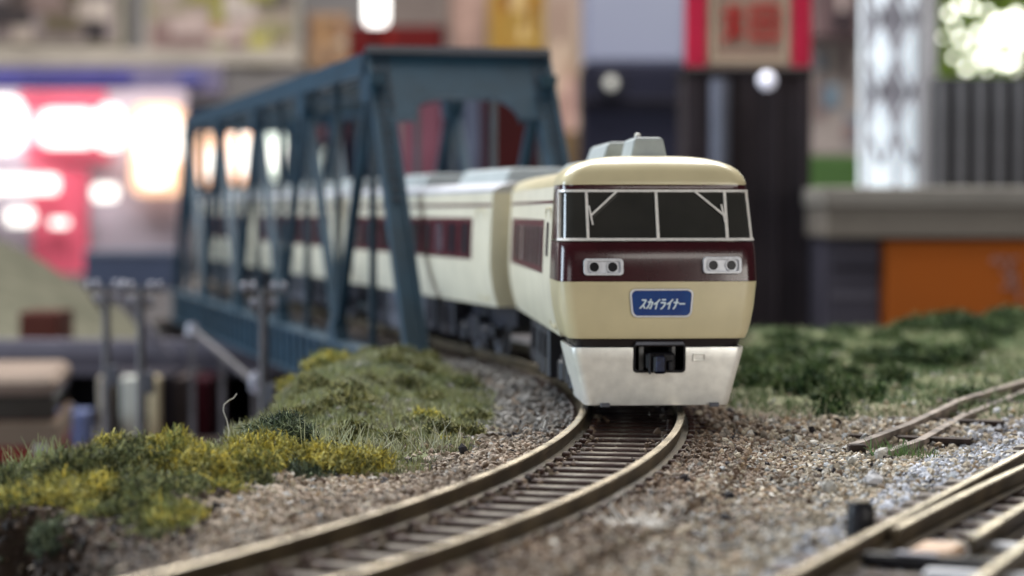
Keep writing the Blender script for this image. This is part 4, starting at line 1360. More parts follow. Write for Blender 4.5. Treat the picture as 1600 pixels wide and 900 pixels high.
pk_ = W(1345, 826, 14.05)
kn = thing('black_peg', 'short black plastic peg standing beside the turnout rail', 'peg', (pk_.x, pk_.y, -0.25))
m = MB()
hpts = [(0, 0, 0), (0, 0, 0.26), (0, 0, 0.32), (0, 0, 0.345)]
m.tube(hpts, [0.10, 0.092, 0.085, 0.06], 14); m.build('peg_body', M['black'], kn, smooth=40)
M['worn'] = mat('worn_peg_top', (0.30, 0.26, 0.2), 0.8, var=0.3, scale=20)
MB().tube([(0.0, 0, 0.343), (0.0, 0, 0.355)], [0.055, 0.04], 12).build('worn_top', M['worn'], kn, smooth=True)

# old half buried rails at right
ot = thing('overgrown_rail', 'two dusty half buried old rails running off to the right edge', 'old track', W(1331, 672, 19.8))
ot.location.z = -0.2
oi = Matrix.Translation(-ot.location)
def hz_(x, y): return float(H(np.array([x]), np.array([y]))[0])
for pts in (((1331, 676, 19.6), (1420, 640, 21.6), (1500, 612, 23.8), (1640, 562, 27.6)), ((1386, 680, 19.2), (1440, 652, 20.6), (1505, 622, 22.9), (1660, 574, 26.8))):
    P = [W(*q) for q in pts]
    P = [Vector((p.x, p.y, hz_(p.x, p.y) + 0.06)) for p in P]
    m = MB()
    for a, b in zip(P[:-1], P[1:]):
        m.beam(a, b + (b - a) * 0.01, 0.085, 0.05); m.beam(a - Vector((0, 0, .08)), b + (b - a) * 0.01 - Vector((0, 0, .08)), 0.03, 0.14)
    m.xf(oi).build('rail', M['oldrail'], ot)
P = W(1338, 690, 19.5)
M['rotwood'] = mat('dark_rotten_wood', (0.03, 0.018, 0.014), 0.9, var=0.3, bump=0.3)
m = MB().box(P.x - 0.07, P.x + 0.08, P.y - 0.05, P.y + 0.05, -0.36, -0.12, 0.01).xf(oi); m.build('end_block', M['rotwood'], ot)
for f_ in (0.2, 0.42, 0.66, 0.88):
    a = W(1331 + (1600 - 1331) * f_, 672 - 95 * f_, 19.6 + 7.2 * f_); z0 = hz_(a.x, a.y)
    MB().beam((a.x - .35, a.y + .1, z0 + .02), (a.x + .75, a.y - .35, z0 + .02), 0.16, 0.06).xf(oi).build('sleeper', M['rotwood'], ot)

# ------------------------------------------------------------------ utility poles left
def pole(px, ptop, Y, lb, rz=0.0):
    p = W(px, ptop, Y); h = p.z - VALLEY
    t = thing('utility_pole', lb, 'utility pole', (p.x, p.y, VALLEY), rz, 'grey utility poles beyond the bank')
    MB().tube([(0, 0, 0), (0, 0, h * 0.6), (0, 0, h)], [0.085, 0.078, 0.065], 10).build('mast', M['pole'], t, smooth=40)
    for (dz, hw) in ((-0.05, 0.36), (-0.30, 0.22)):
        c = MB().box(-hw, hw, -0.03, 0.03, h + dz - 0.03, h + dz + 0.02, 0.008).build('crossarm', M['pole'], t)
        for x_ in (-hw + 0.05, -hw * .45, hw * .45, hw - 0.05):
            MB().tube([(x_, 0, h + dz + 0.03), (x_, 0, h + dz + 0.08), (x_, 0, h + dz + 0.14), (x_, 0, h + dz + 0.16)], [0.02, 0.045, 0.045, 0.02], 8).build('insulator', M['insul'], c, smooth=50)
    MB().beam((-0.3, 0.0, h - 0.12), (0, 0, h - 0.55), 0.04, 0.04).build('brace', M['pole'], t)
    MB().tube([(0.12, 0, h * 0.55), (0.12, 0, h * 0.55 + 0.35)], 0.1, 10).build('transformer', M['undergrey'], t, smooth=40)
    return t


pole(412, 452, 34, 'grey utility pole standing just left of the grassy mound')
pole(220, 450, 37, 'grey utility pole in front of the pale shopfront pillar', 0.1)
pole(166, 448, 39, 'leftmost grey utility pole above the bus', 0.15)

# ------------------------------------------------------------------ things of the blurred middle distance and background
MC = {}


def cm(rgb, k=1.0, rough=0.7, rgb2=None, scale=0.5):
    key = (rgb, k, rgb2)
    if key not in MC:
        MC[key] = mat('paint_%d_%d_%d' % rgb, C(*rgb, k), rough, spec=0.15, var=0.10, scale=scale, rgb2=C(*rgb2, k) if rgb2 else None)
    return MC[key]


def ext(px0, py0, px1, py1, Y):
    a, b = W(px0, py1, Y), W(px1, py0, Y)
    return a.x, b.x, a.z, b.z


def slab(name, lb, cat, box, Y, rgb, depth=2.0, frame=None, fw=0.05, group=None, k=1.0, rgb2=None, scale=0.3, pane=None, emission=None):
    """A board / cabinet / panel with a border and an inset face."""
    x0, x1, z0, z1 = ext(*box, Y)
    cx, cz = (x0 + x1) / 2, z0
    t = thing(name, lb, cat, (cx, Y, cz), 0, group)
    w, h = x1 - x0, z1 - z0
    f = fw * min(w, h)
    body = frame if frame is not None else rgb
    MB().box(-w / 2, w / 2, 0.01 * depth, depth, 0, h, min(f * 0.3, 0.4)).build('carcass', cm(body, k), t)
    fm_ = emission if emission is not None else cm(rgb, k, rgb2=rgb2, scale=scale)
    MB().box(-w / 2 + f, w / 2 - f, -0.03 * depth, 0.02 * depth, f, h - f, min(f * 0.2, 0.1)).build(pane or 'face', fm_, t)
    return t, w, h


E_white = emit('overexposed_window_light', (1.0, 0.99, 0.95), 3.2)
E_warm = emit('warm_window_light', (1.0, 0.80, 0.60), 1.15)
E_hot = emit('hot_window_light', (1.0, 0.98, 0.92), 1.7)
E_peach = emit('peach_window_glow', (1.0, 0.62, 0.40), 0.95)
E_cool = emit('pale_green_window_light', (0.78, 0.88, 0.80), 0.85)
K = 1.15

# --- far wall display, left part
slab('framed_photograph', 'dark grey brown framed photograph at the top left', 'picture', (-40, -60, 190, 74), 200, (96, 88, 88), 3, (150, 146, 130), 0.05, k=K, rgb2=(135, 125, 125), scale=0.35)
slab('photo_collage', 'mauve and olive photo collage beside the dark framed photograph', 'poster', (222, -60, 470, 100), 201, (150, 135, 132), 3, (150, 150, 148), 0.04, k=K, rgb2=(120, 116, 92), scale=0.5)
slab('display_ledge', 'pale beige ledge running under the pictures at the upper left', 'ledge', (-80, 76, 470, 104), 196, (165, 158, 148), 6, (158, 150, 142), 0.1, k=K)
tt, w, h = slab('header_board', 'violet blue header board above the glaring windows', 'board', (-60, 104, 345, 148), 190, (112, 108, 140), 4, (140, 134, 150), 0.08, k=K)
MB().box(-w / 2 + .2, -w / 2 + w * 0.66, -0.5, -0.2, 0.8, h - 0.4, 0.1).build('sign_strip', cm((70, 70, 135), K), tt)
MB().box(w / 2 - 3.6, w / 2 - 1.6, -0.5, -0.2, h * .35, h - 0.5, 0.1).build('sign_strip', cm((85, 88, 145), K), tt)
slab('orange_poster', 'small orange and cream poster above the left end of the bridge', 'poster', (478, 20, 545, 110), 205, (165, 138, 112), 3, (136, 114, 98), 0.06, k=K, rgb2=(150, 116, 88), scale=0.6)
slab('olive_poster', 'small olive poster between the collage and the orange poster', 'poster', (385, 50, 425, 112), 199, (148, 142, 80), 2, (160, 155, 130), 0.08, k=K)
slab('red_cabinet', 'dark red cabinet behind the bridge top', 'cabinet', (545, 40, 692, 130), 170, (92, 24, 24), 6, (76, 20, 22), 0.05, k=K, rgb2=(90, 20, 20), scale=0.2)
slab('grey_poster', 'brown grey panel above the dark red cabinet', 'panel', (600, -60, 700, 46), 208, (110, 100, 96), 3, (128, 118, 112), 0.05, k=K)
slab('pink_panel', 'narrow pinkish panel right of the dark red cabinet', 'panel', (700, -60, 762, 120), 210, (168, 140, 130), 3, (150, 132, 128), 0.05, k=K)
slab('ochre_poster', 'yellow ochre poster above the bridge portal', 'poster', (762, -60, 852, 108), 204, (148, 122, 60), 3, (150, 130, 80), 0.05, k=K, rgb2=(150, 110, 48), scale=0.35)
slab('beige_column', 'tall beige column between the bridge and the navy crate', 'column', (852, -60, 915, 330), 185, (156, 138, 120), 6, (160, 144, 128), 0.03, k=K, rgb2=(150, 130, 122), scale=0.12)
slab('brown_screen', 'brown screen low behind the train roof', 'screen', (850, 205, 930, 330), 150, (112, 92, 66), 5, (105, 85, 62), 0.04, k=K)
# tube lamp
a, b = W(588, -70, 180), W(588, 42, 180)
t = thing('tube_lamp', 'glowing vertical tube lamp hanging above the bridge', 'lamp', (b.x, 180, b.z))
MB().tube([(0, 0, 0), (0, 0, 0.5), (0, 0, a.z - b.z)], [0.6, 0.95, 0.95], 12).build('glowing_tube', E_white, t, smooth=True)
MB().tube([(0, 0, a.z - b.z), (0, 0, a.z - b.z + 2)], 1.3, 12).build('lamp_cap', cm((200, 200, 200), 1), t)

# --- glaring windows at left
wt = thing('shop_window', 'row of overexposed windows with red bars at the left edge', 'window', W(110, 300, 188))
w0 = wt.location.copy()


def lit(name, box, Y, em, depth=1.0, r=0.3):
    x0, x1, z0, z1 = ext(*box, Y)
    m = MB(); w, h = x1 - x0, z1 - z0
    rr_ = r * min(w, h)
    m.prism(rrect((x0 + x1) / 2, (z0 + z1) / 2, w, h, rr_, 6), lambda a, b, o, Y=Y: Vector((a, Y + o, b)), 0, -depth)
    m.xf(Matrix.Translation(-w0))
    return m.build(name, em, wt)


M['pinkred'] = mat('pink_red_panel', (0.80, 0.12, 0.20), 0.5, var=0.1, scale=0.1)
M['lilac'] = mat('pale_lilac_wall', C(190, 182, 196, K), 0.8, var=0.08, scale=0.1)
for (bx, Y, mt, nm) in (((-60, 140, 292, 405), 189, M['lilac'], 'window_surround'), ((30, 142, 165, 172), 187.5, M['pinkred'], 'red_top_bar'), ((40, 225, 172, 254), 187.5, M['pinkred'], 'red_lower_bar'), ((50, 262, 136, 452), 187.2, M['pinkred'], 'red_sign_panel')):
    x0, x1, z0, z1 = ext(*bx, Y)
    MB().box(x0, x1, Y, Y + 0.8, z0, z1, 0.05).xf(Matrix.Translation(-w0)).build(nm, mt, wt)
for bx in ((-60, 152, 40, 238), (66, 172, 150, 230), (156, 166, 190, 234)):
    lit('window_pane', bx, 187, E_hot)
for bx in ((-60, 274, 92, 302), (14, 326, 54, 352), (82, 342, 108, 354), (148, 288, 184, 314)):
    lit('window_pane', bx, 186.5, E_hot)
lit('warm_glow_panel', (208, 164, 290, 306), 187.4, E_peach, r=0.25)  # peach emissive panel added behind the panes for the glow around them
lit('window_pane', (216, 176, 284, 262), 186.6, E_hot, r=0.4)
lit('window_pane', (222, 240, 266, 292), 186.5, E_hot, r=0.4)
# --- windows seen through the bridge
bw = thing('lit_window_row', 'row of warm lit windows seen through the left side of the bridge', 'window', W(400, 250, 180))
w0 = bw.location.copy(); wt = bw
x0, x1, z0, z1 = ext(292, 160, 600, 340, 181)
MB().box(x0, x1, 181, 182.5, z0, z1).xf(Matrix.Translation(-w0)).build('dark_wall', cm((34, 34, 50), 1.0), bw)
for (bx, em) in (((310, 206, 342, 290), E_peach), ((318, 232, 336, 276), E_hot), ((352, 198, 398, 288), E_peach), ((362, 208, 388, 274), E_hot), ((416, 204, 452, 280), E_cool), ((424, 222, 444, 262), E_hot), ((507, 232, 530, 276), E_cool), ((340, 262, 358, 290), E_peach)):
    Y = 180.2 if em is E_hot else 180.8
    lit('lit_pane', bx, Y, em, 0.3, 0.45)
slab('rose_poster', 'dull rose poster seen between the bridge posts', 'panel', (500, 166, 538, 218), 176, (112, 72, 78), 3, (100, 66, 74), 0.06, k=K)
# panels seen through the portal
slab('rose_cupboard', 'dull rose cupboard seen through the bridge portal, left side', 'cupboard', (625, 140, 692, 330), 165, (112, 70, 84), 4, (92, 60, 74), 0.05, k=K)
slab('navy_cupboard', 'dark navy cupboard seen in the middle of the bridge portal', 'cupboard', (692, 140, 728, 330), 166, (28, 24, 50), 4, (30, 28, 52), 0.05, k=K)
slab('grey_post', 'blue grey post seen right of the middle of the bridge portal', 'post', (724, 140, 750, 330), 160, (84, 92, 112), 3, (78, 86, 106), 0.06, k=K)
slab('oxblood_cupboard', 'very dark red cupboard seen through the bridge portal, right side', 'cupboard', (750, 130, 850, 340), 167, (52, 14, 16), 4, (44, 12, 16), 0.05, k=K)

# --- right background
slab('pale_blue_box', 'pale blue white box at the top centre, left of the red framed sign', 'box', (915, -60, 1072, 98), 120, (186, 190, 214), 8, (178, 182, 206), 0.03, k=K, rgb2=(196, 200, 220), scale=0.1)
tt, w, h = slab('navy_crate', 'dark navy crate under the pale blue box', 'crate', (912, 98, 1072, 330), 118, (56, 56, 74), 10, (50, 50, 66), 0.05, k=K, rgb2=(46, 46, 60), scale=0.1)
MB().box(-w / 2 - .1, w / 2 + .1, -0.6, 0.4, h * 0.68, h * 0.76, 0.1).build('dark_batten', cm((32, 30, 40), K), tt)
p = W(955, 130, 117)
t = thing('round_lamp', 'small round pale lamp shining on the navy crate', 'lamp', p)
MB().tube([(0, 0.3, 0), (0, 0, 0), (0, -0.3, 0)], [0.32, 0.32, 0.2], 14).build('lamp_bulb', emit('pale_lamp_glow', (0.85, 0.84, 0.76), 0.4), t, smooth=50)
MB().tube([(0, 0.5, 0), (0, 0.25, 0)], 0.75, 14).build('lamp_collar', cm((60, 60, 70), 1), t)
# dark tower with pipe
x0, x1, z0, z1 = ext(1070, 108, 1268, 590, 62)
tw = thing('dark_tower', 'tall blackish brown tower with a grey drainpipe behind the train', 'tower', ((x0 + x1) / 2, 62, z0 - 0.4))
w, h = x1 - x0, z1 - z0 + 0.4
MB().box(-w / 2, w / 2, 0, 3.2, 0, h, 0.06).build('tower_wall', cm((44, 38, 42), 1.0, rgb2=(30, 26, 30), scale=0.4), tw)
MB().box(-w / 2 - .03, w / 2 + .03, -0.06, 3.3, h - 0.22, h + 0.03, 0.04).build('cornice', cm((26, 22, 24), 1.0), tw)
for i in range(5):
    xx = -w / 2 + 0.18 + (w - .36) * i / 4
    MB().box(xx - .07, xx + .07, -0.07, 0.02, 0, h - .25, 0.02).build('pilaster', cm((52, 46, 50), 1.0), tw)
px_ = W(1125, 200, 61.7).x - tw.location.x
MB().tube([(px_, -0.22, 0), (px_, -0.22, h - 0.3)], 0.27, 12).build('drainpipe', cm((98, 102, 116), 1.0, rough=0.4), tw, smooth=50)
p = W(1201, 125, 61.4); p -= tw.location
MB().tube([(p.x, -0.2, p.z), (p.x, -0.3, p.z), (p.x, -0.42, p.z)], [0.25, 0.22, 0.12], 14).build('round_lamp', emit('tower_lamp_glow', (0.8, 0.82, 0.95), 0.5), tw, smooth=50)
slab('brown_annex', 'black brown annex low on the right of the dark tower', 'building', (1255, 330, 1300, 560), 64, (26, 24, 30), 3, (22, 20, 26), 0.06, k=1.0)
# red framed sign
x0, x1, z0, z1 = ext(1070, -60, 1272, 104, 60)
sg_ = thing('red_framed_sign', 'red framed beige sign with red characters standing on the dark tower', 'sign', ((x0 + x1) / 2, 60, z0))
w, h = x1 - x0, z1 - z0
redm = cm((168, 30, 58), 1.0)
e0, e1 = W(1072, 0, 60).x - sg_.location.x, W(1104, 0, 60).x - sg_.location.x
MB().box(e0, e1, -0.05, 0.4, 0, h, 0.03).build('frame_post', redm, sg_)
f0, f1 = W(1238, 0, 60).x - sg_.location.x, W(1268, 0, 60).x - sg_.location.x
MB().box(f0, f1, -0.05, 0.4, 0, h, 0.03).build('frame_post', redm, sg_)
MB().box(e1, f0, 0.05, 0.4, 0, h, 0.01).build('sign_board', cm((142, 118, 104), 1.0), sg_)
MB().ring([(e1 + .1, .1), (f0 - .1, .1), (f0 - .1, h), (e1 + .1, h)], [(e1 + .25, .25), (f0 - .25, .25), (f0 - .25, h - .1), (e1 + .25, h - .1)], lambda a, b, o: Vector((a, o, b)), 0.04, 0.0).build('inner_border', cm((168, 150, 130), 1.0), sg_)
ch = MB()
mpz = lambda a, b, o: Vector((a, 0.03 - o, b))
def zz(py): return W(0, py, 60).z - sg_.location.z
def xx_(px): return W(px, 0, 60).x - sg_.location.x
for (a, b) in (((1142, 8), (1142, 62)), ((1130, 20), (1160, 20)), ((1132, 38), (1158, 38)), ((1130, 60), (1160, 52)), ((1154, 10), (1148, 60)), ((1175, 10), (1215, 10)), ((1175, 10), (1175, 60)), ((1215, 10), (1215, 60)), ((1175, 34), (1215, 34)), ((1175, 60), (1215, 60)), ((1195, 10), (1195, 60))):
    stroke(ch, (xx_(a[0]), zz(a[1])), (xx_(b[0]), zz(b[1])), 0.11, mpz, 0.0, 0.05)
ch.build('lettering', cm((178, 52, 50), 1.0), sg_)

slab('pinkish_poster', 'pinkish brown poster seen between the red sign and the white lattice tower', 'poster', (1268, -60, 1352, 60), 150, (120, 98, 100), 4, (140, 122, 122), 0.05, k=K, rgb2=(90, 76, 78), scale=0.3)
slab('cream_board', 'pale pinkish board behind the lattice tower', 'board', (1268, 60, 1352, 244), 152, (166, 156, 152), 4, (160, 150, 148), 0.04, k=K)
tt, w, h = slab('green_box', 'green strip of turf seen left of the white lattice tower', 'turf box', (1262, 244, 1348, 300), 110, (96, 130, 74), 6, (86, 116, 68), 0.08, k=K)
slab('teal_card', 'small teal card on the pale pinkish board', 'card', (1288, 132, 1312, 170), 148, (110, 130, 146), 1, (120, 132, 144), 0.1, k=K)
# lattice tower
x0, x1, z0, z1 = ext(1352, -60, 1450, 296, 72)
lt = thing('lattice_tower', 'grey lattice tower with two columns of bright diamond openings', 'tower', ((x0 + x1) / 2, 72, z0))
w, h = x1 - x0, z1 - z0
MB().box(-w / 2, w / 2, 1.2, 1.4, 0, h).build('bright_back_panel', emit('back_panel_glow', (0.80, 0.88, 0.93), 0.62), lt)  # panel made to glow in place of the bright background behind the bars
lm = cm((150, 148, 156), 1.0)
for x_ in (-w / 2, 0, w / 2):
    MB().box(x_ - .07, x_ + .07, -0.1, 0.1, 0, h, 0.02).build('upright', lm, lt)
prd = W(0, 70, 72).z - W(0, 185, 72).z
zc_ = W(0, 143, 72).z - lt.location.z
kk = -4
while zc_ + kk * prd * 0.98 < h:
    z_a, z_b = zc_ + kk * prd, zc_ + (kk + 1) * prd; kk += 1
    if z_a < -0.05 or z_b > h + prd: continue
    for (xa, xb) in ((-w / 2, 0), (0, w / 2)):
        mid = (xa + xb) / 2
        for s in (-1, 1):
            MB().beam((mid + s * (xb - xa) * .5, 0, (z_a + z_b) / 2), (mid, 0, z_b), 0.16, 0.1, (0, 1, 0)).build('lattice_bar', lm, lt)
            MB().beam((mid + s * (xb - xa) * .5, 0.0, (z_a + z_b) / 2), (mid, 0.0, z_a), 0.16, 0.1, (0, 1, 0)).build('lattice_bar', lm, lt)
        for (xo_, xi_) in ((xa, mid - 0.04), (xb, mid + 0.04)):
            MB().prism([(xo_, z_b - prd * .40), (xi_, z_b), (xo_, z_b + prd * .40)], lambda a, b, o: Vector((a, o + 0.55, b)), 0.0, 0.1).build('node_plate', cm((120, 118, 126), 1.0), lt)
slab('grey_column', 'pale grey column right of the white lattice tower', 'column', (1443, -60, 1466, 296), 71, (150, 148, 150), 1.5, (146, 144, 146), 0.08, k=1.0)
# dark corrugated container
x0, x1, z0, z1 = ext(1463, 120, 1700, 296, 70)
dc = thing('corrugated_container', 'dark grey corrugated container at the upper right', 'container', ((x0 + x1) / 2, 70, z0))
w, h = x1 - x0, z1 - z0
MB().box(-w / 2, w / 2, 0, 3, 0, h, 0.04).build('container_wall', cm((30, 30, 33), 1.0), dc)
x_ = -w / 2 + 0.15; c0 = None
while x_ < w / 2 - 0.1:
    if c0 is None: c0 = MB().prism([(-.16, 0), (.16, 0), (.10, -.22), (-.10, -.22)], lambda a, b, o: Vector((a, b, o)), 0.05, h - 0.05).build('corrugation', cm((92, 92, 96), 1.0), dc); o = c0
    else: o = c0.copy(); link(o, dc)
    o.location = (x_, 0, 0); x_ += 0.62
# ledge, cabinet, orange container
x0, x1, z0, z1 = ext(1290, 292, 1720, 372, 58)
lg = thing('concrete_ledge', 'grey brown concrete ledge above the orange container', 'ledge', ((x0 + x1) / 2, 58, z0))
w, h = x1 - x0, z1 - z0
MB().box(-w / 2, w / 2, 0, 12, 0, h * .62, 0.05).build('ledge_face', cm((112, 106, 98), 1.05, rgb2=(100, 94, 88), scale=0.3), lg)
MB().box(-w / 2 - .08, w / 2, -0.12, 12, h * .62, h, 0.05).build('ledge_coping', cm((120, 116, 110), 1.05), lg)
tt, w, h = slab('grey_cabinet', 'dark bluish grey cabinet left of the orange container', 'cabinet', (1290, 374, 1378, 560), 58.6, (66, 64, 74), 4, (54, 52, 62), 0.06, k=1.0)
MB().box(-w / 2 + .12, w / 2 - .12, -0.16, -0.1, h * .50, h * .56, 0.01).build('shelf_edge', cm((84, 82, 92), 1.0), tt)
MB().box(-w / 2 + .12, w / 2 - .12, -0.16, -0.1, h * .74, h * .78, 0.01).build('shelf_edge', cm((40, 38, 46), 1.0), tt)
tt, w, h = slab('orange_container', 'orange container with a faint grey emblem at the right edge', 'container', (1377, 374, 1720, 560), 58.3, (146, 78, 26), 5, (122, 64, 22), 0.03, k=1.0, rgb2=(160, 80, 18), scale=0.12)
m = MB()
lx = lambda px: W(px, 0, 58.3).x - tt.location.x
lz = lambda py: W(0, py, 58.3).z - tt.location.z
for (a, b) in (((1550, 410), (1556, 400)), ((1556, 400), (1562, 412)), ((1566, 425), (1590, 425)), ((1578, 402), (1578, 448)), ((1566, 448), (1592, 448)), ((1566, 404), (1592, 404)), ((1584, 425), (1596, 470))):
    stroke(m, (lx(a[0]), lz(a[1])), (lx(b[0]), lz(b[1])), 0.09, lambda a_, b_, o: Vector((a_, -0.17 - o, b_)), 0, 0.04)
m.build('emblem', cm((150, 110, 100), 1.0), tt)

# foliage with sky glints, upper right
sk_ = thing('window_view', 'overexposed sky behind the leaves at the upper right corner', 'window', W(1560, 60, 292))
MB().box(-12, 26, 0, 1, -25, 34).build('sky_pane', emit('bright_garden_light', (1.0, 1.0, 0.86), 5.0), sk_)
gt = thing('garden_tree', 'green tree with sun glinting through its leaves at the upper right corner', 'tree', W(1590, 330, 270))
MB().tube([(0, 0, -60), (-1, 0, 0), (2, 0, 22), (-1, 0, 40)], [3, 2.4, 1.6, 0.8], 10).build('trunk', cm((70, 56, 44), 1.0), gt, smooth=50)
holes = [(1480, 22, 7), (1497, 8, 7), (1515, 12, 8), (1500, 62, 8), (1518, 78, 8), (1535, 92, 9), (1552, 78, 8), (1568, 100, 8), (1508, 108, 7), (1585, 96, 9), (1525, 52, 8), (1490, 40, 6), (1560, 96, 6), (1592, 70, 18), (1562, 44, 22), (1590, 34, 22), (1545, 62, 12), (1600, 50, 30), (1488, 90, 5), (1540, 20, 6), (1472, 60, 4), (1585, 112, 5), (1540, 108, 5)]
n = 60000
lxp = RNG.uniform(1440, 1720, n); lyp = RNG.uniform(-90, 330, n); ld = RNG.uniform(268, 276, n)
ok = np.ones(n, bool)
for (hx, hy, hr) in holes:
    ok &= np.hypot(lxp - hx, lyp - hy) > hr * 0.75 + 3
lxp, lyp, ld = lxp[ok], lyp[ok], ld[ok]; n = len(lxp)
sx = (lxp - 800) / 3422.2 * ld; szz = 1.96 - (lyp - 330) / 3422.2 * ld
gl = gt.location
P = np.stack([sx - gl.x, ld - gl.y, szz - gl.z], 1)
sz_ = RNG.uniform(0.35, 0.6, n)
Rm = rot_mats(n)
q = np.array([(-1, 0, -.5), (1, 0, -.5), (.7, .1, .6), (-.7, .1, .6)]) * 0.75
V = np.einsum('nij,vj->nvi', Rm, q) * sz_[:, None, None] + P[:, None, :]
cl = np.array([(0.35, 0.55, 0.10), (0.45, 0.62, 0.14), (0.6, 0.7, 0.2), (0.2, 0.32, 0.07)])[RNG.integers(0, 4, n)] * RNG.uniform(.7, 1.3, (n, 1))
big_mesh('crown', V.reshape(-1, 3), np.arange(n * 4).reshape(-1, 4), M['leaf'], gt, np.repeat(cl, 4, 0))

# --- left middle distance
M['olive'] = mat('olive_hillside_scatter', C(84, 82, 68, 1.0), 0.95, var=0.25, scale=1.2, bump=0.6, bscale=3, rgb2=C(66, 66, 52))
hb_ = []
Vh, Fh = [], []
nxh, nyh = 26, 14
for j in range(nyh):
    for i in range(nxh):
        u, v = i / (nxh - 1), j / (nyh - 1)
        X = -22 + 10.4 * u; Y = 62 + 10 * v
        top_ = 1.9 - 3.9 * max(0, (u - 0.25) / 0.75) ** 1.3
        Z = -2.4 + (top_ + 2.4) * math.sin(v * math.pi / 2) ** 0.7 + 0.35 * (float(fbm(np.array([X]), np.array([Y]), 0.5)[0]) - .5)
        if j == 0: Z = -3.4
        Vh.append((X, Y, Z))
for j in range(nyh - 1):
    for i in range(nxh - 1):
        a = j * nxh + i; Fh.append((a, a + 1, a + nxh + 1, a + nxh))
def prints(px0, py0, px1, py1, cols, n, seed, host):
    rr_ = random.Random(seed)
    t = [o for o in COL.objects if o.name == host][0]
    kids = [c for c in t.children if c.name.startswith('face')]
    bb = [Vector(c) for c in kids[0].bound_box]
    x0, x1 = min(b.x for b in bb), max(b.x for b in bb); z0, z1 = min(b.z for b in bb), max(b.z for b in bb); y0 = min(b.y for b in bb)
    for i in range(n):
        w, h = (x1 - x0) * rr_.uniform(.1, .3), (z1 - z0) * rr_.uniform(.12, .35)
        x, z = rr_.uniform(x0, x1 - w), rr_.uniform(z0, z1 - h)
        MB().box(x, x + w, y0 - 0.03 - 0.012 * i, y0 + 0.05, z, z + h, 0.01).build('printed_picture', cm(cols[i % len(cols)], K), t)


GREYS = ((70, 62, 60), (120, 104, 100), (150, 140, 132), (92, 84, 70), (56, 52, 54), (170, 160, 152))
prints(0, 0, 0, 0, GREYS, 16, 1, 'framed_photograph')
prints(0, 0, 0, 0, ((120, 100, 98), (164, 148, 144), (120, 116, 84), (98, 92, 90), (176, 166, 160), (150, 120, 110), (134, 130, 70)), 22, 2, 'photo_collage')
prints(0, 0, 0, 0, ((168, 132, 92), (136, 98, 72), (170, 158, 140), (110, 88, 74)), 9, 3, 'orange_poster')
prints(0, 0, 0, 0, ((70, 58, 62), (140, 112, 112), (176, 160, 156), (54, 48, 52)), 12, 4, 'pinkish_poster')
prints(0, 0, 0, 0, ((186, 176, 170), (140, 120, 118), (120, 132, 144), (196, 188, 184)), 10, 5, 'cream_board')
prints(0, 0, 0, 0, ((150, 120, 60), (186, 160, 90), (120, 80, 50), (196, 170, 120)), 8, 6, 'ochre_poster')
prints(0, 0, 0, 0, ((160, 130, 112), (190, 168, 150), (140, 112, 100), (196, 150, 150)), 10, 7, 'beige_column')
prints(0, 0, 0, 0, ((90, 18, 20), (140, 40, 32), (70, 16, 18)), 7, 8, 'red_cabinet')
hl = big_mesh('olive_hill', np.array(Vh), np.array(Fh), M['olive'], None, None, True)
hl['kind'] = 'structure'
tt, w, h = slab('far_wall_band', 'low bluish grey wall left of the bridge end', 'wall', (132, 400, 275, 452), 95, (78, 86, 108), 3, (84, 92, 112), 0.08, k=1.0)
MB().box(-w / 2, w / 2, -0.2, 3.2, h, h + 0.25, 0.05).build('coping', cm((120, 124, 140), 1.0), tt)
# viaduct
x0, x1, z0, z1 = ext(-120, 530, 440, 588, 54)
vd = thing('road_viaduct', 'grey road viaduct crossing behind the utility poles', 'viaduct', ((x0 + x1) / 2, 54, VALLEY))
w = x1 - x0; za, zb2 = z0 - VALLEY, z1 - VALLEY
MB().box(-w / 2, w / 2, 0, 3.0, za, zb2 - .25, 0.05).build('viaduct_girder', cm((92, 86, 94), 1.0, rgb2=(78, 74, 82), scale=0.3), vd)
MB().box(-w / 2, w / 2, -0.12, 0.1, zb2 - .42, zb2, 0.03).build('parapet', cm((104, 100, 110), 1.0), vd)
for px in (20, 270, 420):
    x_ = W(px, 0, 54).x - vd.location.x
    MB().box(x_ - .35, x_ + .35, 0.4, 2.4, 0, za, 0.04).build('viaduct_pier', cm((58, 52, 54), 1.0), vd)
MB().beam((W(180, 0, 52).x - vd.location.x, -2, W(0, 455, 52).z - VALLEY), (W(262, 0, 52).x - vd.location.x, -2, W(0, 560, 52).z - VALLEY), 0.22, 0.22).build('stair_rail', cm((96, 92, 100), 1.0), vd)
sr = thing('sloping_handrail', 'grey sloping handrail with white ends left of the near utility pole', 'handrail', W(398, 598, 40))
q = W(300, 515, 44) - sr.location
MB().beam((0, 0, 0), q, 0.09, 0.09).build('handrail_bar', M['pole'], sr)
MB().tube([(0.05, 0, -0.22), (0, 0, -0.1), (0, 0, 0.12), (0, 0, 0.2)], [0.04, 0.10, 0.10, 0.03], 10).build('end_knob', M['insul'], sr, smooth=50)
MB().tube([q + Vector((0, 0, -0.1)), q + Vector((0, 0, 0.12))], [0.13, 0.1], 10).build('end_knob', M['insul'], sr, smooth=50)
for f_ in (0.0, 0.5, 1.0):
    a = q * f_ - Vector((0, 0, 0.1))
    MB().beam(a, Vector((a.x, a.y, VALLEY - sr.location.z)), 0.1, 0.1).build('baluster', M['pole'], sr)
slab('rust_red_shed', 'rust red shed under the olive hillside at the left', 'shed', (30, 488, 92, 534), 60, (74, 36, 28), 2, (66, 34, 28), 0.06, k=1.0)
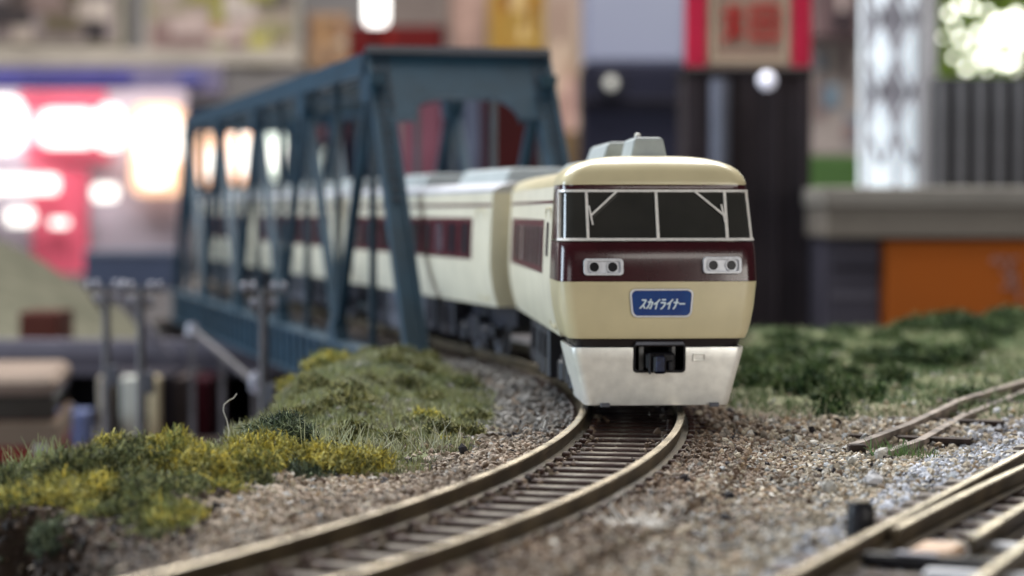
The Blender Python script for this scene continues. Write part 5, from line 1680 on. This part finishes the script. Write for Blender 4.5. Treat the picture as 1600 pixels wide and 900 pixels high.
# shopfront with pale pillars
x0, x1, z0, z1 = ext(150, 588, 262, 770, 50)
sf = thing('shopfront', 'dark shopfront with pale pillars under the viaduct', 'building', ((x0 + x1) / 2, 50, VALLEY))
w, h = x1 - x0, z1 - VALLEY
MB().box(-w / 2, w / 2, 0.2, 3, 0, h, 0.03).build('shop_wall', cm((40, 36, 44), 1.0), sf)
for (a, b, c) in ((150, 170, (156, 146, 130)), (186, 216, (176, 176, 168)), (228, 246, (184, 170, 140))):
    xa, xb = W(a, 0, 50).x - sf.location.x, W(b, 0, 50).x - sf.location.x
    MB().box(xa, xb, -0.1, 0.3, 0, h, 0.04).build('pillar', cm(c, 1.15), sf)
slab('brown_house', 'brown grey house front right of the shop pillars', 'building', (262, 590, 292, 770), 51, (78, 70, 70), 3, (70, 62, 62), 0.06, k=1.0)
slab('maroon_house', 'dark maroon house front beneath the bridge end', 'building', (290, 592, 330, 770), 51.5, (66, 18, 30), 3, (50, 16, 26), 0.06, k=1.0)
slab('blue_shutter', 'pale blue double shutter between the bus and the pillars', 'shutter', (78, 640, 104, 720), 49, (116, 124, 160), 1, (110, 118, 150), 0.08, k=1.0)
slab('blue_shutter', 'narrow blue grey shutter nearest the pale pillars', 'shutter', (112, 644, 134, 720), 49, (96, 104, 140), 1, (90, 98, 130), 0.08, k=1.0)
slab('viaduct_shade_panel', 'black panel standing in for the deep shade under the viaduct', 'building', (-140, 585, 440, 790), 56.5, (16, 15, 20), 4, (14, 13, 18), 0.04, k=1.0)  # black slab put in as the shade beneath the viaduct
# bus
bp = W(30, 742, 43)
bs = thing('parked_bus', 'beige and dark red bus parked on the street at the left edge', 'bus', (bp.x - 0.2, 43, VALLEY + 0.02), R(8))
m = MB().box(-0.95, 0.95, 0, 4.6, 0.22, 1.12, 0.08); m.build('lower_body', cm((112, 40, 36), 1.0), bs)
MB().box(-0.96, 0.96, -0.01, 4.61, 0.55, 1.1, 0.06).build('waist_panel', cm((112, 98, 84), 1.0), bs)
MB().box(-0.9, 0.9, 0.03, 4.55, 1.1, 1.6, 0.06).build('window_band', M['glass'], bs)
MB().box(-0.95, 0.95, -0.02, 4.6, 1.58, 2.0, 0.14).build('roof', cm((116, 102, 92), 1.0), bs)
for s in (-1, 1):
    MB().box(s * 0.62 - .14, s * 0.62 + .14, -0.06, 0.02, 0.42, 0.6, 0.03).build('headlight', M['insul'], bs)
    for y_ in (0.8, 3.7):
        MB().tube([(s * 0.98, y_, 0.27), (s * 0.78, y_, 0.27)], 0.27, 16).build('wheel', M['black'], bs, smooth=40)
M['linew'] = mat('white_road_paint', (0.7, 0.7, 0.72), 0.8)
MB().box(-22, -3.2, 38.0, 38.5, VALLEY + 0.02, VALLEY + 0.026).build('street_line_marking', M['linew'])['kind'] = 'structure'
